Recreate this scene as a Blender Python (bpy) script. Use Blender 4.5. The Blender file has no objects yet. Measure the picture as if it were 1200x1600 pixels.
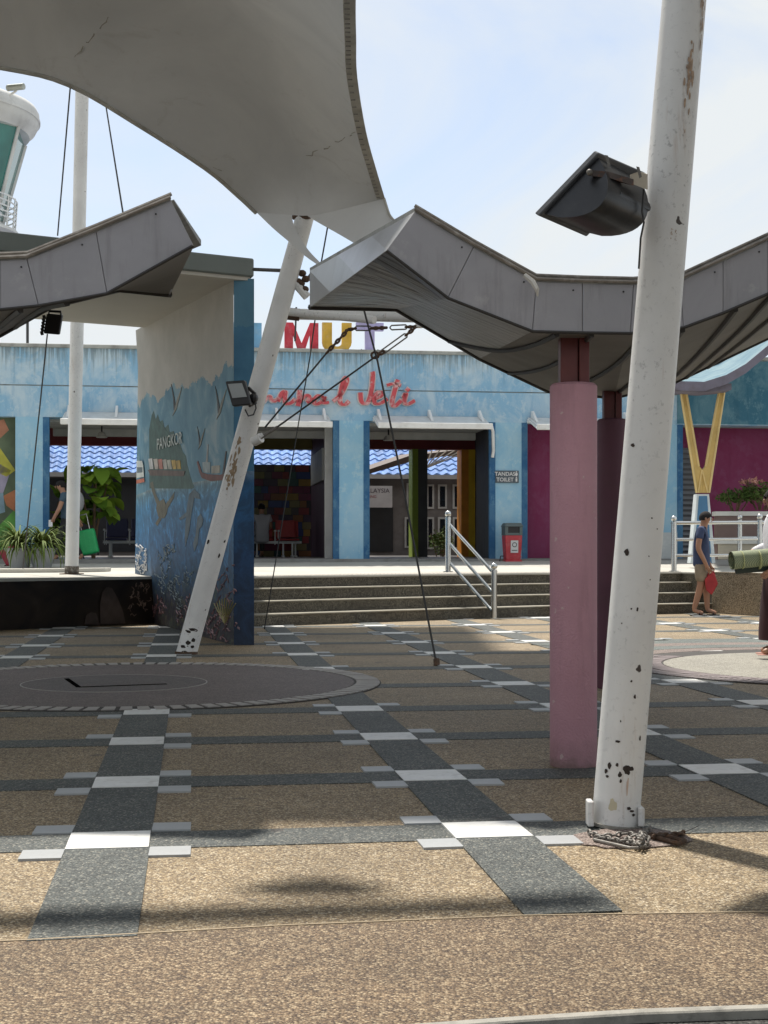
import bpy, bmesh, math, random
from mathutils import Vector, Matrix
random.seed(7)
C = bpy.context.scene
col = C.collection
R = math.radians
PI = math.pi

# ------------------------------------------------------------------ camera, sky, sun, exposure
FP, HOR, EYE = 2220.0, 857.0, 1.1          # focal length in photo pixels, horizon row, eye height
cam = bpy.data.cameras.new('camera'); camo = bpy.data.objects.new('camera', cam); col.objects.link(camo)
camo.location = (0, 0, EYE); camo.rotation_euler = (R(90), 0, 0)
cam.sensor_fit = 'VERTICAL'; cam.sensor_height = 32; cam.lens = FP / 1600 * 32
cam.shift_y = (HOR - 800) / 1600; cam.clip_end = 3000; cam.clip_start = 0.05
C.camera = camo
SUNV = Vector((-0.18, 0.45, 1.0)).normalized()      # towards the sun
sl = bpy.data.lights.new('sun', 'SUN'); sl.energy = 5.0; sl.angle = R(1.8); sl.color = (1, .94, .85)
so = bpy.data.objects.new('sun', sl); col.objects.link(so)
so.rotation_euler = SUNV.to_track_quat('Z', 'Y').to_euler(); so.location = (0, 0, 30)
w = bpy.data.worlds.new('World'); C.world = w; w.use_nodes = True
nt = w.node_tree; nt.nodes.clear()
def NN(nt, t, **k):
    n = nt.nodes.new(t)
    for a, b in k.items(): setattr(n, a, b)
    return n
sky = NN(nt, 'ShaderNodeTexSky', sky_type='NISHITA', sun_disc=False)
sky.sun_elevation = math.asin(SUNV.z); sky.sun_rotation = math.atan2(SUNV.x, SUNV.y)
sky.altitude = 0; sky.air_density = 1.0; sky.dust_density = 1.5; sky.ozone_density = 1.2
bg = NN(nt, 'ShaderNodeBackground'); bg.inputs[1].default_value = 0.135
bg2 = NN(nt, 'ShaderNodeBackground'); bg2.inputs[0].default_value = (.93, .975, 1.0, 1); bg2.inputs[1].default_value = 0.72
tc = NN(nt, 'ShaderNodeTexCoord'); mp = NN(nt, 'ShaderNodeMapping'); mp.inputs['Scale'].default_value = (1, 1.3, 2.6); mp.inputs['Rotation'].default_value = (.3, .5, 1.3)
nz = NN(nt, 'ShaderNodeTexNoise'); nz.inputs['Scale'].default_value = 1.9; nz.inputs['Detail'].default_value = 8; nz.inputs['Roughness'].default_value = .55; nz.inputs['Distortion'].default_value = .6
rp = NN(nt, 'ShaderNodeValToRGB'); rp.color_ramp.elements[0].position = .36; rp.color_ramp.elements[0].color = (.38, .38, .38, 1); rp.color_ramp.elements[1].position = .53; rp.color_ramp.elements[1].color = (1, 1, 1, 1)
mx = NN(nt, 'ShaderNodeMixShader'); wo = NN(nt, 'ShaderNodeOutputWorld')
L = nt.links.new
L(tc.outputs['Generated'], mp.inputs[0]); L(mp.outputs[0], nz.inputs['Vector']); L(nz.outputs[0], rp.inputs[0])
L(sky.outputs[0], bg.inputs[0]); L(rp.outputs[0], mx.inputs[0]); L(bg.outputs[0], mx.inputs[1]); L(bg2.outputs[0], mx.inputs[2]); L(mx.outputs[0], wo.inputs[0])
C.view_settings.view_transform = 'Standard'; C.view_settings.look = 'None'
C.view_settings.exposure = 0.32; C.view_settings.gamma = 1; C.view_settings.use_curve_mapping = False
C.render.engine = 'CYCLES'

# ------------------------------------------------------------------ helpers
def ray(px, py): return Vector(((px - 600) / FP, 1.0, (HOR - py) / FP))
def P(px, py, Y): r = ray(px, py); return Vector((r.x * Y, Y, EYE + r.z * Y))
def G(px, py, z=0.0):                                   # point of the level z seen at a pixel
    Y = (EYE - z) * FP / (py - HOR); return P(px, py, Y)
def hit(px, py, p0, n):                                 # ray against a plane
    r = ray(px, py); o = Vector((0, 0, EYE)); return o + r * ((Vector(p0) - o).dot(n) / r.dot(n))

class MB:
    def __init__(s): s.v = []; s.f = []
    def add(s, vs, fs):
        b = len(s.v); s.v += [Vector(v) for v in vs]; s.f += [tuple(b + i for i in f) for f in fs]; return s
    def box(s, x0, x1, y0, y1, z0, z1):
        return s.add([(x0,y0,z0),(x1,y0,z0),(x1,y1,z0),(x0,y1,z0),(x0,y0,z1),(x1,y0,z1),(x1,y1,z1),(x0,y1,z1)],
                     [(0,3,2,1),(4,5,6,7),(0,1,5,4),(1,2,6,5),(2,3,7,6),(3,0,4,7)])
    def hexa(s, a, b):                                  # two matching loops of points -> closed solid
        n = len(a)
        return s.add(list(a) + list(b), [tuple(range(n))[::-1], tuple(range(n, 2*n))] + [(i, (i+1) % n, n + (i+1) % n, n + i) for i in range(n)])
    def prism(s, poly, z0, z1):                         # plan polygon; z may be a function of (x,y)
        f0 = z0 if callable(z0) else (lambda x, y: z0); f1 = z1 if callable(z1) else (lambda x, y: z1)
        return s.hexa([(x, y, f0(x, y)) for x, y in poly], [(x, y, f1(x, y)) for x, y in poly])
    def slab(s, pts, n, t):                             # polygon in space thickened by t along n
        n = Vector(n); return s.hexa([Vector(p) for p in pts], [Vector(p) + n * t for p in pts])
    def tube(s, pts, r, n=10, caps=True):
        pts = [Vector(p) for p in pts]; rr = r if isinstance(r, (list, tuple)) else [r] * len(pts)
        rings = []; up = None
        for i, p in enumerate(pts):
            d = (pts[min(i+1, len(pts)-1)] - pts[max(i-1, 0)])
            if d.length < 1e-9: d = Vector((0, 0, 1))
            d.normalize()
            if up is None:
                up = Vector((0, 0, 1)) if abs(d.z) < .9 else Vector((1, 0, 0))
            x = d.cross(up); x.normalize(); up = x.cross(d).normalized()
            rings.append([p + (x * math.cos(2*PI*k/n) + up * math.sin(2*PI*k/n)) * rr[i] for k in range(n)])
        vs = [v for rg in rings for v in rg]; fs = []
        for i in range(len(rings) - 1):
            for k in range(n): fs.append((i*n+k, i*n+(k+1) % n, (i+1)*n+(k+1) % n, (i+1)*n+k))
        if caps: fs += [tuple(range(n))[::-1], tuple((len(rings)-1)*n + k for k in range(n))]
        return s.add(vs, fs)
    def lathe(s, prof, c=(0, 0, 0), n=32, a0=0, a1=2*PI):
        full = abs(a1 - a0 - 2*PI) < 1e-6; m = n if full else n + 1; vs = []; fs = []
        for r, z in prof:
            for k in range(m):
                a = a0 + (a1 - a0) * k / n; vs.append((c[0] + r*math.cos(a), c[1] + r*math.sin(a), c[2] + z))
        for i in range(len(prof)-1):
            for k in range(n):
                k2 = (k+1) % m; fs.append((i*m+k, i*m+k2, (i+1)*m+k2, (i+1)*m+k))
        return s.add(vs, fs)
    def ball(s, c, r, n=12, sc=(1, 1, 1)):
        pr = [(max(1e-4, r*math.sin(PI*i/(n//2+2))), -r*math.cos(PI*i/(n//2+2))) for i in range(n//2+3)]
        b = len(s.v); s.lathe(pr, (0, 0, 0), n)
        for i in range(b, len(s.v)):
            v = s.v[i]; s.v[i] = Vector((c[0] + v.x*sc[0], c[1] + v.y*sc[1], c[2] + v.z*sc[2]))
        return s
    def grid(s, rows, thick=None, n=None):              # rows of points -> sheet (optionally thick)
        rows = [[Vector(p) for p in r_] for r_ in rows]
        m = len(rows[0]); vs = [p for r_ in rows for p in r_]
        fs = [(i*m+j, i*m+j+1, (i+1)*m+j+1, (i+1)*m+j) for i in range(len(rows)-1) for j in range(m-1)]
        if thick is None: return s.add(vs, fs)
        d = Vector(n or (0, 0, 1)) * thick; N = len(vs); k = len(rows)
        vs2 = [Vector(v) + d for v in vs]; fs2 = [tuple(N + i for i in f)[::-1] for f in fs]
        rim = [(j, j+1) for j in range(m-1)] + [((k-1)*m+j+1, (k-1)*m+j) for j in range(m-1)] + [((i+1)*m, i*m) for i in range(k-1)] + [(i*m+m-1, (i+1)*m+m-1) for i in range(k-1)]
        return s.add(vs + vs2, fs + fs2 + [(a, b, N+b, N+a) for a, b in rim])
    def build(s, name, mat, parent=None, smooth=False, local=False, origin=None, bevel=0, bseg=1):
        vs = s.v
        if parent is not None and not local:
            inv = wm(parent).inverted(); vs = [inv @ v for v in vs]
        elif parent is None and origin is not None:
            o_ = Vector(origin); vs = [v - o_ for v in vs]
        me = bpy.data.meshes.new(name); me.from_pydata([tuple(v) for v in vs], [], s.f); me.validate(); 
        bm = bmesh.new(); bm.from_mesh(me); bmesh.ops.recalc_face_normals(bm, faces=bm.faces); bm.to_mesh(me); bm.free()
        if mat: me.materials.append(mat)
        if smooth:
            me.polygons.foreach_set('use_smooth', [True] * len(me.polygons))
            try: me.set_sharp_from_angle(angle=R(40))
            except Exception: pass
        o = bpy.data.objects.new(name, me); col.objects.link(o)
        if parent is not None: o.parent = parent
        elif origin is not None: o.location = origin
        if bevel:
            md = o.modifiers.new('bevel', 'BEVEL'); md.width = bevel; md.segments = bseg; md.limit_method = 'ANGLE'
        return o
def wm(o):
    m = Matrix.Translation(o.location) @ o.rotation_euler.to_matrix().to_4x4() @ Matrix.Diagonal(o.scale.to_4d())
    return (wm(o.parent) @ m) if o.parent else m
def thing(name, label, cat, loc=(0, 0, 0), rz=0, group=None, rot=None):
    o = bpy.data.objects.new(name, None); col.objects.link(o); o.empty_display_size = .2
    o.location = loc; o.rotation_euler = rot or (0, 0, rz); return tag(o, label, cat, group)
def tag(o, label=None, cat=None, group=None, kind=None):
    if label: o['label'] = label
    if cat: o['category'] = cat
    if group: o['group'] = group
    if kind: o['kind'] = kind
    return o
def struct(o): o['kind'] = 'structure'; return o
def stuff(o): o['kind'] = 'stuff'; return o
def share(name, me, parent, loc=(0, 0, 0), rot=(0, 0, 0), sc=(1, 1, 1)):   # another piece on a shared mesh
    o = bpy.data.objects.new(name, me); col.objects.link(o); o.parent = parent
    o.location = loc; o.rotation_euler = rot; o.scale = sc; return o

# ------------------------------------------------------------------ materials
def nodes(name):
    m = bpy.data.materials.new(name); m.use_nodes = True; nt = m.node_tree
    return m, nt, nt.nodes['Principled BSDF']
def ramp(nt, stops, interp='LINEAR'):
    r = nt.nodes.new('ShaderNodeValToRGB'); cr = r.color_ramp; cr.interpolation = interp
    while len(cr.elements) < len(stops): cr.elements.new(.5)
    for e, (p, c) in zip(cr.elements, stops):
        e.position = p; e.color = (c[0], c[1], c[2], 1) if isinstance(c, (tuple, list)) else (c, c, c, 1)
    return r
def obj_coord(nt, scale=(1, 1, 1)):
    t = nt.nodes.new('ShaderNodeTexCoord'); m = nt.nodes.new('ShaderNodeMapping'); m.inputs['Scale'].default_value = scale
    nt.links.new(t.outputs['Object'], m.inputs[0]); return m.outputs[0]
def noise(nt, vec, scale, detail=4, rough=.55, dist=0):
    n = nt.nodes.new('ShaderNodeTexNoise'); n.inputs['Scale'].default_value = scale; n.inputs['Detail'].default_value = detail
    n.inputs['Roughness'].default_value = rough; n.inputs['Distortion'].default_value = dist
    nt.links.new(vec, n.inputs['Vector']); return n.outputs[0]
def mixc(nt, f, a, b, mode='MIX'):
    m = nt.nodes.new('ShaderNodeMix'); m.data_type = 'RGBA'; m.blend_type = mode
    if isinstance(f, (int, float)): m.inputs[0].default_value = f
    else: nt.links.new(f, m.inputs[0])
    for i, q in ((6, a), (7, b)):
        if isinstance(q, (tuple, list)): m.inputs[i].default_value = (*q[:3], 1)
        else: nt.links.new(q, m.inputs[i])
    return m.outputs[2]
def math_(nt, op, a, b=0):
    m = nt.nodes.new('ShaderNodeMath'); m.operation = op
    for i, q in ((0, a), (1, b)):
        if isinstance(q, (int, float)): m.inputs[i].default_value = q
        else: nt.links.new(q, m.inputs[i])
    return m.outputs[0]
def bump(nt, bs, h, strength=.3, dist=.01):
    b = nt.nodes.new('ShaderNodeBump'); b.inputs['Strength'].default_value = strength; b.inputs['Distance'].default_value = dist
    nt.links.new(h, b.inputs['Height']); nt.links.new(b.outputs[0], bs.inputs['Normal'])
MC = {}
def mat(key, c, rough=.6, metal=0, var=.12, scale=3, bmp=.15, bscale=60, dirt=0, dirtc=(.08, .06, .05), spec=.5, stretch=(1, 1, 1), bdist=.004):
    """plain paint / metal / cloth: colour with uneven tone, grime patches and fine relief"""
    if key in MC: return MC[key]
    m, nt, b = nodes(key); v = obj_coord(nt, stretch)
    n1 = noise(nt, v, scale, 5); r1 = ramp(nt, [(.3, tuple(x*(1-var) for x in c)), (.7, tuple(min(1, x*(1+var)) for x in c))]); nt.links.new(n1, r1.inputs[0])
    out = r1.outputs[0]
    if dirt:
        n2 = noise(nt, v, scale*1.7, 8, .65); r2 = ramp(nt, [(.5, 0), (.72, dirt)]); nt.links.new(n2, r2.inputs[0])
        out = mixc(nt, r2.outputs[0], out, dirtc)
    nt.links.new(out, b.inputs['Base Color']); b.inputs['Roughness'].default_value = rough; b.inputs['Metallic'].default_value = metal
    b.inputs['Specular IOR Level'].default_value = spec
    if bmp: bump(nt, b, noise(nt, obj_coord(nt), bscale, 3), bmp, bdist)
    MC[key] = m; return m
def pebble(key, stops, size=.008, tint=.2, bmp=.6):
    """exposed-aggregate paving: every grain its own tone, larger worn patches, relief"""
    m, nt, b = nodes(key); v = obj_coord(nt)
    vo = nt.nodes.new('ShaderNodeTexVoronoi'); vo.inputs['Scale'].default_value = 1/size; nt.links.new(v, vo.inputs['Vector'])
    sep = nt.nodes.new('ShaderNodeSeparateColor'); nt.links.new(vo.outputs['Color'], sep.inputs[0])
    r = ramp(nt, stops); nt.links.new(sep.outputs[0], r.inputs[0])
    edge = ramp(nt, [(.25, 1.0), (.62, .42)]); d = math_(nt, 'MULTIPLY', vo.outputs['Distance'], 1.0); nt.links.new(d, edge.inputs[0])
    c1 = mixc(nt, .8, r.outputs[0], edge.outputs[0], 'MULTIPLY')
    n = noise(nt, v, 1.1, 6, .6, .4); r2 = ramp(nt, [(.3, 1-tint), (.7, 1+tint*.4)]); nt.links.new(n, r2.inputs[0])
    c2 = mixc(nt, 1.0, c1, r2.outputs[0], 'MULTIPLY')
    n6 = noise(nt, v, .75, 9, .72, .8); r6 = ramp(nt, [(.40, 1.0), (.52, .90), (.60, 1.0), (.72, .80)]); nt.links.new(n6, r6.inputs[0]); c2 = mixc(nt, 1.0, c2, r6.outputs[0], 'MULTIPLY')
    n7 = noise(nt, v, 5.5, 2, .4); r7 = ramp(nt, [(.735, 0), (.75, .6)]); nt.links.new(n7, r7.inputs[0]); c2 = mixc(nt, r7.outputs[0], c2, (.06, .05, .045))
    n3 = noise(nt, v, 14, 4, .6); r3 = ramp(nt, [(.35, .88), (.65, 1.08)]); nt.links.new(n3, r3.inputs[0])
    c3 = mixc(nt, 1.0, c2, r3.outputs[0], 'MULTIPLY')
    nt.links.new(c3, b.inputs['Base Color']); b.inputs['Roughness'].default_value = .62; b.inputs['Specular IOR Level'].default_value = .35
    h = math_(nt, 'SUBTRACT', 1.0, vo.outputs['Distance']); bump(nt, b, h, bmp, .004)
    MC[key] = m; return m

M_tan = pebble('tan_pebble', [(0, (.14, .095, .055)), (.35, (.31, .228, .132)), (.75, (.47, .355, .205)), (.93, (.66, .56, .40))], .0075, .22)
M_grey = pebble('grey_pebble', [(0, (.045, .052, .052)), (.45, (.10, .115, .112)), (.85, (.165, .18, .17)), (.97, (.36, .35, .30))], .0075, .2)
M_brown = pebble('brown_pebble', [(0, (.070, .042, .026)), (.4, (.18, .120, .068)), (.75, (.31, .215, .124)), (.95, (.50, .39, .25))], .0068, .25)
M_mauve = pebble('mauve_pebble', [(0, (.085, .066, .060)), (.5, (.20, .160, .150)), (.9, (.29, .24, .225))], .007, .12, .4)
M_mauve2 = pebble('dark_mauve_pebble', [(0, (.065, .055, .052)), (.5, (.16, .135, .128)), (.9, (.23, .20, .19))], .007, .12, .4)
M_pink = pebble('pink_pebble', [(0, (.12, .085, .075)), (.5, (.29, .225, .195)), (.9, (.42, .34, .30))], .008, .2)
M_green = pebble('bluish_pebble', [(0, (.06, .08, .08)), (.5, (.17, .20, .19)), (.9, (.28, .30, .27))], .008, .2)
M_palec = pebble('pale_pebble', [(0, (.25, .23, .19)), (.5, (.42, .40, .34)), (.9, (.55, .53, .46))], .008, .12, .3)
M_stair = pebble('stair_pebble', [(0, (.06, .05, .035)), (.5, (.16, .14, .105)), (.9, (.28, .25, .19))], .01, .3)
M_white_tile = mat('white_tile', (.72, .72, .70), .4, var=.10, scale=7, dirt=.6, dirtc=(.35, .33, .30), bmp=.1)
M_grey_tile = mat('grey_tile', (.36, .375, .385), .45, var=.08, scale=9, dirt=.3, dirtc=(.2, .19, .18), bmp=.1)
M_brick_t = mat('ring_brick', (.33, .31, .29), .6, var=.18, scale=5, dirt=.4, dirtc=(.15, .13, .12))
M_brick_p = mat('ring_brick_purple', (.20, .165, .165), .6, var=.18, scale=5, dirt=.3)
M_asph = pebble('asphalt', [(0, (.02, .02, .02)), (.6, (.06, .06, .058)), (.95, (.16, .155, .145))], .01, .4)
M_kerb = mat('kerb_concrete', (.30, .29, .26), .8, var=.2, scale=12, dirt=.6, dirtc=(.08, .08, .075), bmp=.5, bscale=40)
M_conc = mat('platform_concrete', (.44, .425, .38), .8, var=.14, scale=.8, dirt=.35, dirtc=(.20, .19, .17), bmp=.2)
M_metalw = mat('white_metal', (.78, .78, .76), .35, var=.06, dirt=.25, dirtc=(.3, .27, .22))
M_steel = mat('stainless_steel', (.62, .63, .62), .22, metal=1, var=.05, bmp=.02)
M_cable = mat('steel_cable', (.045, .045, .045), .7)
M_rust = mat('rusty_chain', (.10, .065, .045), .7, metal=.4, var=.4, scale=40, dirt=.5, dirtc=(.25, .09, .03))
M_galv = mat('galvanised_chain', (.19, .18, .165), .6, metal=.25, var=.25, scale=40, dirt=.4, dirtc=(.2, .15, .1))
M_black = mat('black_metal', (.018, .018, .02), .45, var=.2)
M_darkgl = mat('dark_glass', (.012, .014, .016), .08, var=.05, bmp=0)
M_glass = mat('lamp_glass', (.30, .32, .32), .12, var=.1, bmp=0)

def paint_wall(key, base, pale, deep, amt=.6, zs=.8, drip=None):
    """weathered wall paint: pale chalky patches, deeper streaks running down, fine plaster relief"""
    m, nt, b = nodes(key); v = obj_coord(nt, (1, 1, zs)); vs = obj_coord(nt, (3.2, 3.2, .5))
    a = noise(nt, v, 1.3, 9, .68, .5); ra = ramp(nt, [(.43, 0), (.60, amt)]); nt.links.new(a, ra.inputs[0])
    c1 = mixc(nt, ra.outputs[0], base, pale)
    s = noise(nt, vs, 1.6, 6, .65); rs = ramp(nt, [(.56, 0), (.74, amt*.7)]); nt.links.new(s, rs.inputs[0])
    c2 = mixc(nt, rs.outputs[0], c1, deep)
    f = noise(nt, v, 4.5, 9, .75); rf = ramp(nt, [(.53, 0), (.60, .6)]); nt.links.new(f, rf.inputs[0])
    c3 = mixc(nt, rf.outputs[0], c2, pale)
    if drip:
        sz = nt.nodes.new('ShaderNodeSeparateXYZ'); nt.links.new(obj_coord(nt), sz.inputs[0]); dn_ = noise(nt, obj_coord(nt, (6, 6, .25)), 2.4, 6, .7)
        rz_ = ramp(nt, [(.0, 0), (1, .32)]); nt.links.new(math_(nt, 'DIVIDE', math_(nt, 'SUBTRACT', sz.outputs[2], drip - .75), .75), rz_.inputs[0])
        dm_ = ramp(nt, [(.50, 0), (.60, .75)]); nt.links.new(math_(nt, 'ADD', math_(nt, 'MULTIPLY', dn_, .85), math_(nt, 'MULTIPLY', rz_.outputs[0], .5)), dm_.inputs[0]); dm2 = math_(nt, 'MULTIPLY', dm_.outputs[0], math_(nt, 'MULTIPLY', rz_.outputs[0], 3.1))
        c3 = mixc(nt, dm2, c3, (.15, .19, .21))
    nt.links.new(c3, b.inputs['Base Color']); b.inputs['Roughness'].default_value = .75; b.inputs['Specular IOR Level'].default_value = .2
    bump(nt, b, f, .2, .01); MC[key] = m; return m
M_blue = paint_wall('light_blue_paint', (.27, .48, .66), (.54, .66, .73), (.14, .34, .55), .85, drip=5.24)
M_blue2 = paint_wall('column_blue_paint', (.28, .52, .70), (.46, .64, .73), (.17, .40, .60), .5)
M_deep = paint_wall('deep_blue_paint', (.035, .125, .27), (.13, .27, .40), (.02, .08, .18), .5)
M_coping = mat('weathered_coping', (.36, .37, .35), .8, var=.2, scale=2, dirt=.7, dirtc=(.12, .11, .10))
M_plinth = paint_wall('white_plinth', (.55, .58, .58), (.66, .68, .67), (.35, .38, .38), .5)
M_membrane = None

# ------------------------------------------------------------------ ground
A = R(7.7); U = Vector((math.cos(A), math.sin(A), 0)); D = Vector((-math.sin(A), math.cos(A), 0))
def ST(s, t, z=0): v = U*s + D*t; return (v.x, v.y, z)
g = struct(MB().box(-900, 900, -300, 1800, -.5, -.03).build('ground', mat('far_ground', (.22, .21, .19), .9)))
plaza = struct(MB().prism([(-40, 3.75), (40, 3.75), (60, 60), (-60, 60)], -.2, 0).build('plaza', M_tan))
# brown pebble strip in front of the bands; its edge follows the pale joint
e = [G(-900, 1512), G(50, 1471), G(430, 1449), G(815, 1433), G(1200, 1427), G(2400, 1405)]
k0 = [G(-900, 1720), G(700, 1603), G(820, 1594), G(1000, 1583), G(1200, 1576), G(2400, 1540)]
strip = struct(MB().hexa([(p.x, p.y, -.1) for p in e + k0[::-1]], [(p.x, p.y, .004) for p in e + k0[::-1]]).build('pebble_strip', M_brown))
j = MB()
for a, b_ in zip(e[:-1], e[1:]):
    d = (b_ - a).normalized(); n_ = Vector((-d.y, d.x, 0)) * .004
    j.hexa([(q.x, q.y, .001) for q in (a-n_, b_-n_, b_+n_, a+n_)], [(q.x, q.y, .0065) for q in (a-n_, b_-n_, b_+n_, a+n_)])
j.build('joint', mat('pale_joint', (.36, .29, .20), .9), strip)
kerb = struct(MB().hexa([(p.x, p.y, -.15) for p in k0] + [(p.x, p.y - .035, -.15) for p in k0[::-1]], [(p.x, p.y, .012) for p in k0] + [(p.x, p.y - .035, .012) for p in k0[::-1]]).build('kerb', M_kerb, bevel=.004))
struct(MB().hexa([(-40, -30, -.3), (40, -30, -.3)] + [(p.x, p.y - .035, -.3) for p in k0[::-1]], [(-40, -30, -.012), (40, -30, -.012)] + [(p.x, p.y - .035, -.012) for p in k0[::-1]]).build('road', M_asph))

CC = [((G(208, 1068).x, 11.57), 2.02), ((G(1331, 1042).x, 13.2), 2.15)]
def covered(x, y, pad=0): return any((x-c[0])**2 + (y-c[1])**2 < (r+pad)**2 for c, r in CC)
rows = [5.42, 6.76, 8.19, 9.64, 11.27, 12.9, 14.67, 16.4, 18.2, 20.0, 21.9]
cols_ = [-.305 + 1.443*i for i in range(-5, 8)]
hb = .152
for t in rows:
    MB().hexa([ST(-8, t-hb, -.02), ST(12, t-hb, -.02), ST(12, t+hb, -.02), ST(-8, t+hb, -.02)], [ST(-8, t-hb, .003), ST(12, t-hb, .003), ST(12, t+hb, .003), ST(-8, t+hb, .003)]).build('paving_band', M_grey, plaza)
for s in cols_:
    te = 4.062 + .062*(s + .3)
    MB().hexa([ST(s-hb, te, -.02), ST(s+hb, te+.012, -.02), ST(s+hb, 24, -.02), ST(s-hb, 24, -.02)], [ST(s-hb, te, .006), ST(s+hb, te+.012, .006), ST(s+hb, 24, .006), ST(s-hb, 24, .006)]).build('paving_band', M_grey, plaza)
def tile_mesh(h, m, nm):
    o = MB().box(-h, h, -h, h, -.01, 0).build(nm, m, plaza); return o
big = tile_mesh(.150, M_white_tile, 'tile'); small = tile_mesh(.0745, M_grey_tile, 'tile')
b0, s0 = True, True
for ti, t in enumerate(rows):
    for s in cols_:
        x, y, _ = ST(s, t)
        px = 600 + x/y*FP
        if px < -80 or px > 1280 or y > 24: continue
        if not covered(x, y, -.1):
            jx, jy = random.uniform(-.006, .006), random.uniform(-.006, .006)
            if b0: o = big; b0 = False
            else: o = share('tile', big.data, plaza)
            o.location = (x+jx, y+jy, .0095); o.rotation_euler = (0, 0, A + random.uniform(-.01, .01))
        for ds in (-1, 1):
            for dt in (-1, 1):
                x, y, _ = ST(s + ds*.2265, t + dt*.2265)
                if covered(x, y, .08) or random.random() < .03: continue
                if s0: o = small; s0 = False
                else: o = share('tile', small.data, plaza)
                o.location = (x, y, .0085 + random.uniform(0, .001)); o.rotation_euler = (0, 0, A + random.uniform(-.02, .02))

def disc(r0, r1, c, z0, z1, n=72, a0=0, a1=2*PI):
    return MB().lathe([(r0, z0), (r1, z0), (r1, z1), (r0, z1), (r0, z0)], (c[0], c[1], 0), n, a0, a1)
c = CC[0][0]
disc1 = struct(disc(.001, 1.80, c, -.02, .010).build('paved_circle', M_mauve))
disc(1.80, 2.02, c, -.02, .0085).build('ring_bed', mat('ring_mortar', (.06, .055, .052), .9), disc1)
def bricks(c, r0, r1, n, m, parent, gap=.014, z=.014, a0=0, a1=2*PI, objs=True):
    me = None; mb = MB(); da = (a1-a0)/n
    for k in range(n):
        a = a0 + da*(k+.5); h0 = da/2 - gap/2/r0; h1 = da/2 - gap/2/r1
        q = [(r0, -h0), (r1, -h1), (r1, h1), (r0, h0)]
        if objs:
            if me is None:
                o = MB().hexa([(r*math.cos(b), r*math.sin(b), 0) for r, b in q], [(r*math.cos(b), r*math.sin(b), z+.02) for r, b in q]).build('brick', m, parent, local=True); me = o.data
            else: o = share('brick', me, parent)
            o.location = (c[0], c[1], -.02 + random.uniform(-.0015, .0015)); o.rotation_euler = (0, 0, a)
bricks(c, 1.82, 2.01, 104, M_brick_t, disc1, gap=.034)
# inner round slab with a fine pale rim and a slot cover
ic = (G(178, 1070).x, 11.5)
disc(.001, .735, ic, -.01, .0135).build('inner_disc', M_mauve2, disc1)
disc(.735, .745, ic, -.01, .0145).build('disc_rim', mat('pale_rim', (.33, .31, .29), .6), disc1)
sp = [G(104, 1063), G(123, 1076.5), G(190, 1074), G(260, 1071.5)]
mbs = MB()
for a, b_ in zip(sp[:-1], sp[1:]):
    d = (b_ - a).normalized(); n_ = Vector((-d.y, d.x, 0)) * .02
    mbs.hexa([(q.x, q.y, .005) for q in (a-n_, b_-n_, b_+n_, a+n_)], [(q.x, q.y, .0165) for q in (a-n_, b_-n_, b_+n_, a+n_)])
mbs.build('drain_slot', mat('slot_dark', (.004, .004, .004), 1.0, bmp=0, spec=0), disc1)
c2 = CC[1][0]
disc2 = struct(disc(.001, 1.72, c2, -.02, .012).build('paved_circle', M_palec))
disc(1.72, 2.15, c2, -.02, .0085).build('ring_bed', mat('ring_mortar', (.13, .12, .115), .9), disc2)
bricks(c2, 1.74, 1.93, 90, M_brick_p, disc2, a0=R(140), a1=R(290)); bricks(c2, 1.95, 2.14, 96, M_brick_p, disc2, a0=R(140), a1=R(290))
disc(2.15, 3.3, c2, -.02, .0105, a0=R(60), a1=R(138), n=40).build('paving_band', M_pink, disc2)
disc(3.3, 4.0, c2, -.02, .0095, a0=R(60), a1=R(132), n=40).build('paving_band', M_green, disc2)
disc(2.5, 2.9, c2, -.02, .0125, a0=R(60), a1=R(128), n=40).build('paving_band', M_green, disc2)

# ------------------------------------------------------------------ platform, steps, retaining walls
def zp(x, y): return .69 + .034*max(0, min(y, 32) - 26.0)
stp = [Vector((-2.9, 20.05, 0)), Vector((-1.83, 19.98, 0)), Vector((.56, 21.65, 0)), Vector((2.66, 23.03, 0)), G(1112, 958)]
def offs(path, k):
    out = []
    for i, p in enumerate(path):
        d = (path[min(i+1, len(path)-1)] - path[max(0, i-1)]).normalized(); out.append(p + Vector((-d.y, d.x, 0)) * k)
    return out
RUN = .31; RIS = .1725
top_edge = offs(stp, RUN*3)
steps = struct(bpy.data.objects.new('steps', None)); col.objects.link(steps)
M_tread = mat('worn_tread', (.27, .25, .20), .8, var=.2, scale=4, dirt=.4, dirtc=(.15, .12, .09))
for k in range(3):
    fr = offs(stp, RUN*k); bk = offs(stp, RUN*(k+1) + .02)
    fr[-1] = fr[-1] + Vector((.02, 0, 0)); bk[-1] = bk[-1] + Vector((.02, 0, 0))
    poly = [(p.x, p.y) for p in fr] + [(p.x, p.y) for p in bk[::-1]]
    MB().prism(poly, -.05, RIS*(k+1) - .022).build('step', M_stair, steps)
    fr2 = offs(stp, RUN*k - .015); poly2 = [(p.x, p.y) for p in fr2] + [(p.x, p.y) for p in bk[::-1]]
    MB().prism(poly2, RIS*(k+1) - .022, RIS*(k+1)).build('tread', M_tread, steps, bevel=.006)
wl = [Vector((-9.5, 15.1, 0)), G(0, 985), G(236, 974.5)]
rr_ = [G(1112, 958), G(1200, 963.5), Vector((9.5, 21.2, 0)), Vector((16, 19.5, 0))]
fronts = [wl[0], wl[1], wl[2], Vector((-3.0, 20.9, 0))] + [top_edge[0]] + top_edge[1:] + rr_[0:]
poly = [(p.x, p.y) for p in fronts] + [(22, 26.0), (-22, 26.0)]; rear_ = [(-22, 26.0), (22, 26.0), (22, 32), (-22, 32)]
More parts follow.
